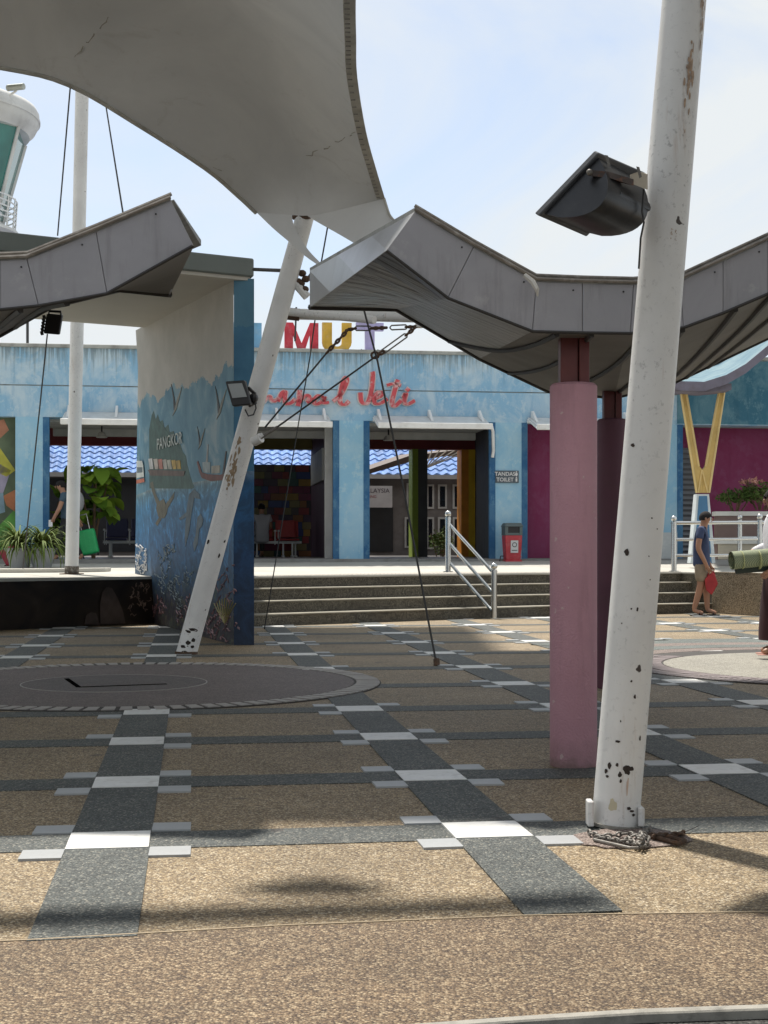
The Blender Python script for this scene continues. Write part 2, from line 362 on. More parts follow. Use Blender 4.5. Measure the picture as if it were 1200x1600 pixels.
platform = struct(MB().prism(poly, -.1, lambda x, y: zp(x, y) - .035).prism([(-22, 26.002), (22, 26.002), (22, 60), (-22, 60)], -.1, lambda x, y: .65).build('platform', M_stair))
fr3 = [p + Vector((.0, -.02, 0)) for p in fronts]; poly3 = [(p.x, p.y) for p in fr3] + [(22, 26.0), (-22, 26.0)]
MB().prism(poly3, lambda x, y: zp(x, y) - .035, zp).build('paving_slab', M_conc, platform, bevel=.008)
MB().prism(rear_, lambda x, y: zp(x, y) - .1, zp).build('paving_slab', M_conc, platform)
# paver course along the front edge of the platform
m_pav, nt_, b_ = nodes('edge_pavers'); bt = NN(nt_, 'ShaderNodeTexBrick'); bt.inputs['Scale'].default_value = 4; bt.inputs['Color1'].default_value = (.50, .46, .40, 1); bt.inputs['Color2'].default_value = (.40, .37, .32, 1); bt.inputs['Mortar'].default_value = (.22, .2, .18, 1); bt.inputs['Mortar Size'].default_value = .03
nt_.links.new(obj_coord(nt_), bt.inputs['Vector']); nt_.links.new(bt.outputs[0], b_.inputs['Base Color']); b_.inputs['Roughness'].default_value = .8
pe = [top_edge[1] + Vector((0, .02, 0)), top_edge[2] + Vector((0, .02, 0)), top_edge[3] + Vector((0, .02, 0)), top_edge[4] + Vector((0, .02, 0))]; pb = offs(pe, .9)
pb[0] = pe[0] + Vector((.6, .9, 0))
MB().prism([(p.x, p.y) for p in pe] + [(p.x, p.y) for p in pb[::-1]], lambda x, y: zp(x, y) - .02, lambda x, y: zp(x, y) + .004).build('paver_course', m_pav, platform)
# retaining wall right of the steps (cheek follows the stair slope)
ret = tag(MB().add([], []).hexa([(p.x, p.y - .02, 0) for p in rr_] + [(p.x, p.y + .23, 0) for p in rr_[::-1]],
      [(p.x, p.y - .02, zp(p.x, p.y) + .012) for p in rr_] + [(p.x, p.y + .23, zp(p.x, p.y) + .012) for p in rr_[::-1]]).build('retaining_wall', pebble('warm_wall_pebble', [(0, (.20, .15, .09)), (.5, (.46, .37, .25)), (.9, (.62, .52, .38))], .012, .25), origin=(rr_[0].x, rr_[0].y, 0)), 'low pebble-dash retaining wall behind the man in shorts, right of the steps', 'wall')
# dark painted wall under the platform at left
m_dm, nt_, b_ = nodes('dark_mural'); v_ = obj_coord(nt_)
n_1 = noise(nt_, v_, 1.8, 5, .6, .8); r_1 = ramp(nt_, [(.35, (.010, .008, .007)), (.55, (.03, .02, .014)), (.7, (.05, .035, .03))]); nt_.links.new(n_1, r_1.inputs[0]); nt_.links.new(r_1.outputs[0], b_.inputs['Base Color']); b_.inputs['Roughness'].default_value = .45
wd = (wl[2] - wl[1]).normalized(); wn = Vector((wd.y, -wd.x, 0))
a_, b2 = wl[0], wl[2] + wd*.05
dm = thing('mural_wall', 'low black painted wall under the platform at left, with grey rocks and coral', 'wall', (wl[1].x, wl[1].y, 0))
MB().hexa([a_ + wn*.0, b2 + wn*.0, b2 + wn*.06, a_ + wn*.06], [p + Vector((0, 0, zp(p.x, p.y) - .04)) for p in (a_, b2, b2 + wn*.06, a_ + wn*.06)]).build('wall_face', m_dm, dm)
MB().hexa([p + Vector((0, 0, zp(p.x, p.y) - .035)) for p in (a_ - wn*.05, b2 - wn*.05, b2 + wn*.085, a_ + wn*.085)], [p + Vector((0, 0, zp(p.x, p.y) + .006)) for p in (a_ - wn*.05, b2 - wn*.05, b2 + wn*.085, a_ + wn*.085)]).build('coping', mat('pale_coping', (.52, .52, .48), .8, dirt=.3, dirtc=(.25, .24, .2)), dm)
def decal(pts, p0, n, m, parent, nm='painted_shape', t=.003):
    n = Vector(n).normalized(); q = [hit(x, y, Vector(p0) + n*.001, n) for x, y in pts]
    return MB().slab(q, n, t).build(nm, m, parent)
pw = wl[1] + wn*.06
def ell(cx, cy, rx, ry, n=18, a0=0, a1=2*PI, jit=0): return [(cx + rx*math.cos(a0+(a1-a0)*k/n)*(1+random.uniform(-jit, jit)), cy + ry*math.sin(a0+(a1-a0)*k/n)*(1+random.uniform(-jit, jit))) for k in range(n)]
M_rock = mat('painted_rock', (.085, .062, .052), .6, var=.3, scale=6)
decal([(157, 975), (156, 945), (160, 925), (167, 917), (175, 919), (184, 935), (192, 955), (196, 974)], pw, wn, M_rock, dm, 'painted_rock')
decal([(132, 975), (134, 962), (142, 956), (150, 958), (156, 976)], pw, wn, M_rock, dm, 'painted_rock')
cor = MB(); nn_ = wn.normalized()
for i in range(26):
    x = random.uniform(202, 230); y = random.uniform(915, 965); q = [(x, y)]
    for _ in range(4): x += random.uniform(-4, 4); y += random.uniform(-6, 4); q.append((x, y))
    q = [hit(a, min(max(b, 910), 970), pw + nn_*.003, nn_) for a, b in q]; cor.tube(q, .006, 4)
stuff(cor.build('painted_coral', mat('coral_paint', (.20, .14, .11), .6, var=.6, scale=12), dm))

# ------------------------------------------------------------------ terminal building (local frame: x along facade, y into it)
Y0 = 30.2
TB = thing('terminal_building', 'long weathered light blue terminal building with square openings behind the plaza', 'building', (0, Y0, 0), A)
FU, FN = U.copy(), D.copy()
def F(px, py=None, off=0):
    p = hit(px, HOR if py is None else py, Vector((0, Y0, 0)) + FN*off, FN); q = p - Vector((0, Y0, 0)); return q.dot(FU), p.z
def fs(px, off=0): return F(px, None, off)[0]
def fz(px, py, off=0): return F(px, py, off)[1]
ZB = .86; ZO = 3.81; ZT = 5.24; ZG = 4.46
def fb(x0, x1, y0, y1, z0, z1, nm, m, parent=TB, **k): return MB().box(x0, x1, y0, y1, z0, z1).build(nm, m, parent, local=True, **k)
# openings (in photo columns): list of (left,right)
ops = [(-190, 24), (67, 284), (322, 530), (568, 774), (815, 1018), (1058, 1275)]
S = [(fs(a), fs(b)) for a, b in ops]
TH = .55
xL, xR = fs(-420), fs(1560)
fb(xL, xR, 0, TH, ZG + .012, ZT, 'upper_wall', M_blue); fb(xL, xR, .004, TH, ZO, ZG - .012, 'lower_band', M_blue)
fb(xL, xR, .03, TH, ZG - .014, ZG + .014, 'groove', M_coping)
fb(xL, xR, -.05, TH + .05, ZT, ZT + .075, 'coping', M_coping, bevel=.01)
edges = [xL] + [v for s_ in S for v in s_] + [xR]
for i in range(0, len(edges), 2):
    fb(edges[i], edges[i+1], .002, TH - .002, ZB, ZO - .001, 'column', M_blue2)
for (a, b) in S:      # deep blue reveals
    fb(a, a + .012, .10, TH + .02, ZB, ZO - .002, 'reveal', M_deep); fb(b - .012, b, .10, TH + .02, ZB, ZO - .002, 'reveal', M_deep)
# painted reveal stripes flush on the front face beside each opening
for (a, b) in S[1:5]:
    fb(a, a + .13, -.006, .1, ZB, ZO - .005, 'painted_edge', M_deep); fb(b - .13, b, -.006, .1, ZB, ZO - .005, 'painted_edge', M_deep)
fb(S[5][0], S[5][0] + .13, -.006, .1, ZB, ZO - .005, 'painted_edge', M_deep)
DP = 6.0      # building depth
M_ceil = mat('dim_ceiling', (.30, .29, .27), .8); M_floor = mat('hall_floor', (.16, .15, .145), .35, var=.15)
M_mar = mat('maroon_paint', (.20, .028, .03), .6); M_purp = paint_wall('purple_paint', (.22, .035, .095), (.24, .065, .14), (.15, .02, .055), .5)
fb(xL, xR, TH + .003, DP, 4.05, 4.25, 'ceiling', M_ceil); fb(xL, xR, .1, 13.4, .5, ZB + .03, 'hall_floor', M_floor)
fb(xL, xR, -.35, .1, .5, ZB + .02, 'door_step', mat('grey_step', (.24, .24, .23), .8, dirt=.4))
fb(xL, xR, .2, DP + 1.5, ZT - .35, ZT - .25, 'roof_slab', M_coping)
# soffit strips just inside each opening
for (a, b) in S[1:4]:
    fb(a, b, TH, TH + 1.6, ZO - .06, ZO + .04, 'soffit', mat('pale_soffit', (.45, .45, .43), .7)); fb(a, b, TH + 1.6, TH + 1.75, ZO - .22, ZO + .04, 'soffit_beam', mat('pale_soffit', (.45, .45, .43), .7))
# back beams, solid partitions between bays
def bs(px): return fs(px, DP)
zb1 = fz(140, 697, DP); fb(bs(60), bs(300), DP - .3, DP, zb1, zb1 + .9, 'back_beam', M_mar)
zb2 = fz(440, 703, DP); fb(bs(300), bs(560), DP - .3, DP, zb2, zb2 + .9, 'back_beam', mat('olive_beam', (.19, .15, .04), .7))
zb3 = fz(640, 703, DP); fb(bs(560), bs(790), DP - .3, DP, zb3, zb3 + .9, 'back_beam', M_mar)
M_slate = mat('slate_paint', (.07, .085, .095), .7, var=.2)
fb(fs(284), fs(322), TH, DP, ZB, 4.05, 'partition', M_slate); 
fb(bs(486), bs(522), TH + .2, DP, ZB, 4.05, 'partition', mat('dusky_purple', (.075, .045, .075), .7)) if False else None
MB().hexa([(fs(530), TH, ZB), (fs(545), TH, ZB), (bs(560), DP, ZB), (bs(486), DP, ZB)], [(fs(530), TH, 4.05), (fs(545), TH, 4.05), (bs(560), DP, 4.05), (bs(486), DP, 4.05)]).build('partition', mat('dusky_purple', (.10, .055, .095), .7), TB, local=True)
fb(fs(508, .6), fs(520, .6), TH + .05, TH + .3, ZB, ZO, 'door_frame', mat('door_frame_grey', (.52, .50, .47), .6), bevel=.01)
MB().hexa([(fs(774), TH, ZB), (fs(800), TH, ZB), (bs(800), DP, ZB), (bs(741), DP, ZB)], [(fs(774), TH, 4.05), (fs(800), TH, 4.05), (bs(800), DP, 4.05), (bs(741), DP, 4.05)]).build('partition', M_slate, TB, local=True)
fb(bs(484), bs(498), TH + 2, DP - .31, fz(490, 760, DP), fz(490, 715, DP), 'window_frame', mat('pale_soffit', (.45, .45, .43), .7))
# coloured columns at the back of the third opening
fb(bs(641), bs(650), DP - .35, DP + .25, ZB, zb3, 'back_column', mat('lime_paint', (.30, .42, .04), .6)); fb(bs(650.2), bs(665), DP - .3, DP + .2, ZB, zb3, 'back_column', mat('grey_column', (.10, .105, .11), .7))
fb(bs(717), bs(728), DP - .35, DP + .25, ZB, zb3, 'back_column', mat('orange_paint', (.85, .32, .03), .6)); fb(bs(728.2), bs(741), DP - .34, DP + .2, ZB, zb3, 'back_column', mat('yellow_paint', (.90, .58, .03), .6))
# solid panels: left mural panel, purple walls
fb(S[0][0], S[0][1], .25, .4, ZB, ZO, 'mural_panel', mat('olive_mural', (.09, .12, .07), .7, var=.5, scale=1.2))
fb(S[4][0] + .01, S[4][1], .35, .5, ZB, ZO, 'purple_wall', M_purp)
fb(S[5][0] + .01, fs(1275), .75, .9, ZB, ZO, 'purple_wall', M_purp)
pm0 = Vector((0, Y0, 0)) + FN*.25
for pts, cc in [([(-60, 720), (0, 700), (24, 735), (10, 745), (0, 740), (-60, 750)], (.45, .42, .06)), ([(-40, 745), (0, 725), (17, 735), (5, 770), (-20, 772)], (.30, .27, .36)),
                ([(5, 775), (24, 765), (24, 800), (10, 790)], (.42, .16, .07)), ([(-20, 800), (0, 820), (24, 795), (24, 845), (-20, 865)], (.10, .28, .05)), ([(-10, 660), (6, 655), (14, 672), (0, 685), (-20, 680)], (.45, .2, .12)), ([(-30, 850), (10, 825), (20, 850), (0, 866)], (.15, .34, .10)), ([(-30, 775), (5, 770), (8, 800), (-30, 812)], (.20, .30, .36))]:
    decal(pts, pm0, -FN, mat('mural_%d' % int(cc[0]*1000+cc[1]*10), cc, .7, var=.3), TB)
# louvred shutter inside the right opening
slx0, slx1 = fs(1061, .7), fs(1088, .7); z = fz(1075, 700, .7)
fb(slx0, slx1, .70, .745, ZB, z, 'shutter', mat('shutter_grey', (.10, .10, .11), .5)); sm = None
k = 0
while ZB + .1 + k*.115 < z - .05:
    zz = ZB + .1 + k*.115
    if sm is None:
        o = MB().hexa([(slx0+.02, .64, -.02), (slx1-.02, .64, -.02), (slx1-.02, .69, .045), (slx0+.02, .69, .045)], [(slx0+.02, .65, -.02), (slx1-.02, .65, -.02), (slx1-.02, .70, .045), (slx0+.02, .70, .045)]).build('slat', mat('slat_grey', (.30, .30, .31), .4, metal=.4), TB, local=True); sm = o.data
    else: o = share('slat', sm, TB)
    o.location = (0, 0, zz); k += 1
fb(fs(1018), fs(1058), -.012, .004, ZB, fz(1040, 832), 'plinth', M_plinth)
# canvas/metal awnings over the openings (things of their own)
def awning(p0, p1, label, nb=3):
    x0, x1 = fs(p0, -.9), fs(p1, -.9); t = thing('awning', label, 'awning', wm(TB) @ Vector(((x0+x1)/2, 0, 3.85)), A, 'white awnings over the terminal openings')
    W = (x1-x0)/2
    def lb(a): return MB().add(a.v, a.f)
    zf, zw = -.22, .04
    mb = MB().hexa([(-W, -.9, zf), (W, -.9, zf), (W, -.03, zw), (-W, -.03, zw)], [(-W, -.9, zf+.03), (W, -.9, zf+.03), (W, -.03, zw+.03), (-W, -.03, zw+.03)]); mb.build('awning_panel', mat('awning_sheet', (.62, .63, .62), .4, dirt=.3, dirtc=(.35, .33, .3)), t, local=True)
    MB().box(-W - .02, W + .02, -.95, -.90, zf - .05, zf + .07).build('front_rail', M_metalw, t, local=True, bevel=.008)
    MB().box(-W - .02, W + .02, -.12, -.03, zw - .10, zw - .02).build('wall_rail', M_metalw, t, local=True)
    for sx in (-1, 1):
        MB().hexa([(sx*W - .02, -.9, zf - .03), (sx*W + .02, -.9, zf - .03), (sx*W + .02, -.03, zw - .03), (sx*W - .02, -.03, zw - .03)], [(sx*W - .02, -.9, zf), (sx*W + .02, -.9, zf), (sx*W + .02, -.03, zw), (sx*W - .02, -.03, zw)]).build('side_rail', M_metalw, t, local=True)
    for i in range(nb):
        x = -W*.92 + 2*W*.92*i/(nb-1)
        MB().hexa([(x-.025, -.55, -.08), (x-.025, -.03, .08), (x-.025, -.03, .20), (x-.025, -.12, .20)], [(x+.025, -.55, -.08), (x+.025, -.03, .08), (x+.025, -.03, .20), (x+.025, -.12, .20)]).build('bracket', M_metalw, t, local=True)
    return t
awning(96, 262, 'white metal awning partly hidden by the plain upright mast and mural portal')
awning(352, 518, 'white metal awning directly behind the leaning mast')
awning(592, 768, 'white metal awning over the opening with lime and orange columns')
awning(840, 1000, 'white metal awning over the purple wall, mostly behind the pink column')
# lamps hanging under soffits
def soffit_lamp(px, label):
    x = fs(px, 1.4); t = thing('ceiling_lamp', label, 'lamp', wm(TB) @ Vector((x, 1.4, ZO - .04)), A, 'dome lamps under the terminal soffit')
    MB().tube([(0, 0, 0), (0, 0, -.16)], .02, 6).build('stem', M_black, t, local=True)
    MB().lathe([(.01, -.14), (.07, -.16), (.12, -.26), (.115, -.27), (.01, -.25)], n=14).build('lamp_shade', mat('lamp_shade', (.35, .34, .32), .4), t, local=True, smooth=True)
soffit_lamp(159, 'small dome lamp hanging in the opening above the green leafy tree'); soffit_lamp(607, 'small dome lamp hanging in the opening left of the lime column')
# downpipe bend beside third opening
xx = fs(768, -.06); t = tag(MB().tube([wm(TB) @ Vector(q) for q in [(xx, -.06, 3.72), (xx+.03, -.07, 3.6), (xx+.04, -.07, 3.2), (xx+.02, -.07, 3.05)]], .035, 8).build('drain_pipe', M_metalw, smooth=True), 'short white drain pipe at the upper left of the toilet sign', 'pipe')

# roof sign LUMUT
fnt = None
def text_mesh(body, size, ext, bold=0, xs=1.0):
    cu = bpy.data.curves.new('text', 'FONT'); cu.body = body; cu.size = size; cu.extrude = ext; cu.offset = bold; cu.align_x = 'CENTER'; cu.resolution_u = 3
    o = bpy.data.objects.new('text', cu); col.objects.link(o); bpy.context.view_layer.update()
    me = bpy.data.meshes.new_from_object(o.evaluated_get(bpy.context.evaluated_depsgraph_get())); bpy.data.objects.remove(o); return me
def textobj(body, size, ext, m, parent, loc, name='letter', bold=0, xs=1.0, rz=0):   # faces -y in parent frame
    me = text_mesh(body, size, ext, bold); me.materials.clear(); me.materials.append(m)
    o = bpy.data.objects.new(name, me); col.objects.link(o); o.parent = parent; o.location = loc; o.rotation_euler = (R(90), 0, rz); o.scale = (xs, 1, 1); return o
RS = thing('roof_sign', 'big coloured letters LUMUT standing on the roof edge of the blue building', 'sign', wm(TB) @ Vector((fs(520), .15, ZT + .07)), A)
def poly_letter(kind, x0, x1, z0, z1, m):
    W = x1 - x0; H_ = z1 - z0
    if kind == 'T': polys = [[(0, .74), (1, .74), (1, 1), (0, 1)], [(.33, 0), (.67, 0), (.67, .74), (.33, .74)]]
    elif kind == 'L': polys = [[(0, 0), (.36, 0), (.36, 1), (0, 1)], [(.36, 0), (1, 0), (1, .24), (.36, .24)]]
    elif kind == 'M': polys = [[(0, 0), (.25, 0), (.25, 1), (0, 1)], [(.75, 0), (1, 0), (1, 1), (.75, 1)], [(.25, 1), (.25, .62), (.42, 0), (.5, 0), (.5, .32)], [(.75, 1), (.5, .32), (.5, 0), (.58, 0), (.75, .62)]]
    else:
        polys = [[(0, .36), (.33, .36), (.33, 1), (0, 1)], [(.67, .36), (1, .36), (1, 1), (.67, 1)]]
        n = 10
        for i in range(n):
            a0, a1 = PI + PI*i/n, PI + PI*(i+1)/n
            polys.append([(.5 + .5*math.cos(a0), .36 + .36*math.sin(a0)), (.5 + .5*math.cos(a1), .36 + .36*math.sin(a1)), (.5 + .17*math.cos(a1), .36 + .14*math.sin(a1)), (.5 + .17*math.cos(a0), .36 + .14*math.sin(a0))])
    mb = MB(); 
    for p in polys: mb.hexa([wm(TB) @ Vector((x0 + a*W, .05, z0 + b*H_)) for a, b in p], [wm(TB) @ Vector((x0 + a*W, .17, z0 + b*H_)) for a, b in p])
    o = mb.build('letter', m, RS)
    ft = MB()
    for xx in (x0 + W*.2, x0 + W*.8): 
        q = wm(TB) @ Vector((xx, .1, ZT + .06)); MB().tube([q, q + Vector((0, 0, z0 - ZT + .03))], .015, 5).build('foot', M_rust, o)
def lmat(k, c): return mat(k, c, .6, var=.2, scale=4, dirt=.45, dirtc=tuple(min(1, x*.5+.25) for x in c))
for kd, a, b, y0, m in [('L', 307, 350, 549, lmat('letter_green', (.10, .38, .15))), ('U', 361, 409, 549, lmat('letter_blue', (.16, .38, .60))), ('M', 445, 498, 550, lmat('letter_red', (.56, .035, .06))), ('U', 504, 550, 551, lmat('letter_yellow', (.62, .38, .045))), ('T', 557, 600, 551, lmat('letter_lavender', (.40, .37, .62)))]:
    x0, x1 = fs(a), fs(b); z0, z1 = fz(a, y0), fz(a, 503); poly_letter(kd, x0, x1, z0, z1, m)

# script lettering on the facade
SS = thing('script_sign', 'peeling red cursive lettering Terminal Jeti on the blue wall', 'sign', wm(TB) @ Vector((fs(520), 0, 4.2)), A)
M_red = mat('peeling_red', (.56, .075, .09), .6, var=.15, scale=5, dirt=.9, dirtc=(.72, .62, .60)); M_lw = mat('sign_edge_white', (.66, .62, .60), .6, var=.1)
def cz(pts): return [(380 + x/4, 480 + y/4) for x, y in pts]
strokes = [
 [[(60, 470), (-60, 455)], [(5, 460), (-10, 540), (-35, 610)]],
 [[(20, 580), (45, 560), (40, 540), (20, 560), (22, 600), (60, 600), (100, 585)]],
 [[(125, 592), (160, 558), (172, 575), (190, 590), (215, 575)]],
 [[(215, 590), (240, 540), (262, 530), (258, 575), (270, 605), (300, 598), (325, 575)]],
 [[(352, 520), (350, 560), (340, 620)], [(345, 600), (385, 555), (410, 560), (405, 595), (440, 575)]],
 [[(500, 560), (465, 555), (440, 590), (460, 608), (500, 580), (505, 560), (500, 600), (535, 595)]],
 [[(560, 590), (610, 545), (645, 470), (640, 440), (622, 470), (603, 560), (608, 603), (635, 610), (660, 588)]],
 [[(805, 405), (808, 430), (800, 520), (780, 590), (755, 605), (735, 585), (730, 535)]],
 [[(815, 575), (855, 560), (865, 535), (840, 535), (815, 570), (825, 605), (860, 600), (900, 575)]],
 [[(965, 455), (940, 540), (928, 600), (945, 620), (990, 580)], [(895, 490), (940, 480), (985, 490)]],
 [[(1000, 570), (1015, 540), (1005, 590), (1025, 608), (1070, 585)], [(1015, 508), (1035, 525)]],
]
def ribbon(pts, w, y0, y1, mb):
    q = [Vector((fs(x), 0, fz(x, y))) for x, y in pts]
    # smooth (Catmull-Rom)
    if len(q) > 2:
        e_ = [q[0]] + q + [q[-1]]; s_ = []
        for i in range(1, len(e_)-2):
            for k in range(4):
                t = k/4; a, b, c_, d = e_[i-1], e_[i], e_[i+1], e_[i+2]
                s_.append(.5*((2*b) + (-a+c_)*t + (2*a-5*b+4*c_-d)*t*t + (-a+3*b-3*c_+d)*t*t*t))
        q = s_ + [q[-1]]
    out = []
    for i in range(len(q)):      # calligraphic: thick on down strokes
        d = (q[min(i+1, len(q)-1)] - q[max(i-1, 0)]).normalized(); ww = w*(.55 + .6*abs(d.z)); n = Vector((-d.z, 0, d.x))*ww
        out.append((q[i] - n, q[i] + n))
    q = out
    rws = [[(a.x, y0, a.z), (b.x, y0, b.z)] for a, b in q]
    mb.grid(rws, y1 - y0, (0, 1, 0))
for li, st in enumerate(strokes):
    a = MB(); b = MB()
    for s_ in st: ribbon(cz(s_), .040, -.075, -.045, a); ribbon(cz(s_), .060, -.045, .003, b)
    for mb_ in (a, b): mb_.v = [wm(TB) @ v for v in mb_.v]
    o = a.build('letter', M_red, SS); b.build('letter_edge', M_lw, o)

# toilet sign
TS = thing('toilet_sign', 'grey sign reading TANDAS TOILET on the blue column above the bin', 'sign', wm(TB) @ Vector((fs(792), -.02, fz(792, 745))), A)
wS = (fs(811) - fs(775))/2
MB().box(-wS, wS, -.02, .015, -.13, .13).build('sign_board', mat('sign_slate', (.09, .11, .13), .5), TS, local=True, bevel=.004)
M_sgw = mat('sign_white', (.70, .70, .70), .5)
for ln, zz in (('TANDAS', .02), ('TOILET', -.10)):
    textobj(ln, .115, .002, M_sgw, TS, (-.05, -.024, zz), 'lettering', .002)
def figure(x, z, dress):
    mb = MB().lathe([(.0001, 0), (.016, .002), (.016, .006), (.0001, .008)], n=8)
    mb.v = [Vector((v.x + x, -.022 - v.z, v.y + z + .09)) for v in mb.v]
    pts = [(-.012, 0), (.012, 0), (.03, .03), (.02, .07), (-.02, .07), (-.03, .03)] if dress else [(-.018, 0), (.018, 0), (.02, .07), (-.02, .07)]
    mb.hexa([(x + a, -.022, z + b) for a, b in pts], [(x + a, -.027, z + b) for a, b in pts]); mb.build('pictogram', M_sgw, TS, local=True)
figure(.20, .015, True); figure(.20, -.105, False)

# ------------------------------------------------------------------ courtyard beyond the openings
BK = thing('courtyard_building', 'pale building with blue tiled roof and dark windows seen through the openings', 'building', wm(TB) @ Vector((0, 13.5, ZB)), A)
def cb(px, py, off=13.5): return F(px, py, off)
def wavy_roof(x0, x1, y0, z0, y1, z1, m, parent, nm='tiled_roof', pitch=.30, course=.36):
    Ls = math.hypot(y1-y0, z1-z0); nc = int(Ls/course); nx = int((x1-x0)/pitch*6); mb = MB()
    dy, dz = (y1-y0)/Ls, (z1-z0)/Ls
    for c_ in range(nc):
        rws = []
        for e_ in (0, 1):
            sL = (c_ + e_)*course; lift = .035 if e_ == 0 else 0
            rws.append([(x0 + (x1-x0)*i/nx, y0 + dy*sL, z0 + dz*sL + lift + .035*math.sin(2*PI*i/6 + (.0 if c_ % 2 else .0))) for i in range(nx+1)])
        mb.grid(rws)
        mb.grid([[(p[0], p[1], p[2] - .05) for p in rws[0]], rws[0]])
    return stuff(mb.build(nm, m, parent, local=True, smooth=False))
M_btile = mat('blue_roof_tile', (.125, .235, .50), .75, var=.35, scale=3, dirt=.3, dirtc=(.35, .42, .6))
xa, xb = F(-60, 738, 13.5)[0], F(900, 738, 13.5)[0]
ze = F(600, 742, 13.0)[1] - ZB
wavy_roof(xa, xb, -.6, ze, 3.6, ze + 2.2, M_btile, BK)
fb(xa, xb, -.62, -.52, ze - .12, ze + .01, 'gutter', mat('gutter_grey', (.30, .28, .26), .6), BK); fb(xa, xb, 0, .2, 0, ze + .2, 'wall', mat('court_wall', (.17, .145, .13), .8, dirt=.4), BK)
# dark shade areas / windows at 575-745
M_wfr = mat('window_frame_pale', (.45, .42, .38), .7)
for (a, b, y0, y1) in [(635, 664, 755, 797), (666, 678, 757, 795), (684, 698, 757, 795), (707, 720, 757, 795), (632, 642, 808, 856), (666, 678, 808, 858), (684, 698, 808, 858), (707, 722, 808, 858)]:
    x0, z1 = cb(a, y0); x1, z0 = cb(b, y1); o = fb(x0, x1, -.05, .003, z0-ZB, z1-ZB, 'window_frame', M_wfr, BK)
    fb(x0+.06, x1-.06, -.06, -.052, z0-ZB+.06, z1-ZB-.06, 'pane', M_darkgl, o)
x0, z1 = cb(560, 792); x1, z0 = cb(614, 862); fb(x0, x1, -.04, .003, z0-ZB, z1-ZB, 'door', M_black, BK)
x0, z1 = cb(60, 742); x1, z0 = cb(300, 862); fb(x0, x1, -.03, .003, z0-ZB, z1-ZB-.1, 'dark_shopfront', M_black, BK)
# notice board ... MALAYSIA
x0, z1 = F(560, 759, 12.9); x1, z0 = F(613, 793, 12.9)
NB = thing('notice_board', 'pale board with the words MALAYSIA seen through the third opening', 'sign', wm(TB) @ Vector(((x0+x1)/2, 12.9, z0)), A)
MB().box(-(x1-x0)/2, (x1-x0)/2, 0, .06, 0, z1-z0).build('board', mat('board_pale', (.42, .38, .36), .7), NB, local=True)
textobj('MALAYSIA', .19, .003, mat('board_ink', (.06, .04, .05), .6), NB, ((x1-x0)/2 - .52, -.004, (z1-z0)*.68), 'lettering'); textobj('PING', .12, .003, mat('board_ink_red', (.25, .05, .05), .6), NB, ((x1-x0)/2 - .62, -.004, (z1-z0)*.44), 'lettering')
fb(xa, xb, 0, .1, ZB + 2.5, ZB + 2.6, 'eave', M_coping, BK) if False else None
# dark brown lean-to canopy crossing behind opening three
LT = thing('courtyard_canopy', 'brown ribbed metal canopy slanting across the third opening', 'canopy', wm(TB) @ Vector((bs(640), 8.5, ZB)), A)
q = [F(572, 735, 9), F(640, 712, 9), F(740, 700, 9), F(740, 716, 9), F(700, 712, 9), F(640, 722, 9), F(572, 742, 9)]
MB().hexa([wm(TB) @ Vector((a, 9, b)) for a, b in q], [wm(TB) @ Vector((a, 11, b + .15)) for a, b in q]).build('canopy_sheet', mat('brown_sheet', (.10, .07, .055), .6), LT)
for i in range(7):
    a = F(648 + i*12, 735, 8.6); b = F(664 + i*12, 703, 8.6); MB().tube([wm(TB) @ Vector((fs(665, 8.6), 8.6, a[1] + .05)), wm(TB) @ Vector((b[0], 8.7, b[1]))], .018, 5).build('rib', mat('rib_cream', (.5, .45, .38), .6), LT)
for px in (655,):
    a = F(px, 728, 9.2); MB().tube([wm(TB) @ Vector((a[0], 9.2, ZB)), wm(TB) @ Vector((a[0], 9.2, a[1] + .1))], .035, 6).build('post', M_metalw, LT)
# colourful block wall behind opening two
CW = thing('block_wall', 'wall of many coloured blocks at the back of the second opening', 'wall', wm(TB) @ Vector((bs(440), 6.6, ZB)), A)
xw0, xw1 = F(340, 800, 6.6)[0], F(487, 800, 6.6)[0]; zw1 = F(440, 726, 6.6)[1]
MB().box(xw0, xw1, 6.65, 6.8, ZB, zw1).add([], []); 
bw = MB().box(xw0, xw1, 6.65, 6.8, ZB, zw1); bw.v = [wm(TB) @ v for v in bw.v]; bw.build('backing', M_black, CW)
cl = [(.35, .05, .05), (.45, .30, .04), (.05, .10, .32), (.35, .16, .04), (.10, .07, .12), (.30, .28, .10), (.06, .18, .16), (.24, .04, .10), (.14, .13, .12)]
cl = [tuple(v*.55 for v in c_) for c_ in cl]; bm_ = {}
nr = 13; ch = (zw1 - ZB)/nr
for r_ in range(nr):
    x = xw0 + (r_ % 2)*.12
    while x < xw1 - .15:
        wdt = random.choice([.18, .27, .36]); wdt = min(wdt, xw1 - x); ci = random.randrange(len(cl)); key = (ci, round(wdt, 3))
        loc = Vector((x, 6.6, ZB + r_*ch)) - Vector((bs(440), 6.6, ZB))
        if key not in bm_:
            o = MB().box(.006, wdt - .006, 0, .045, .006, ch - .006).build('block', mat('block_%d' % ci, cl[ci], .5), CW, local=True); bm_[key] = o.data
        else: o = share('block', bm_[key], CW)
        o.location = loc; x += wdt
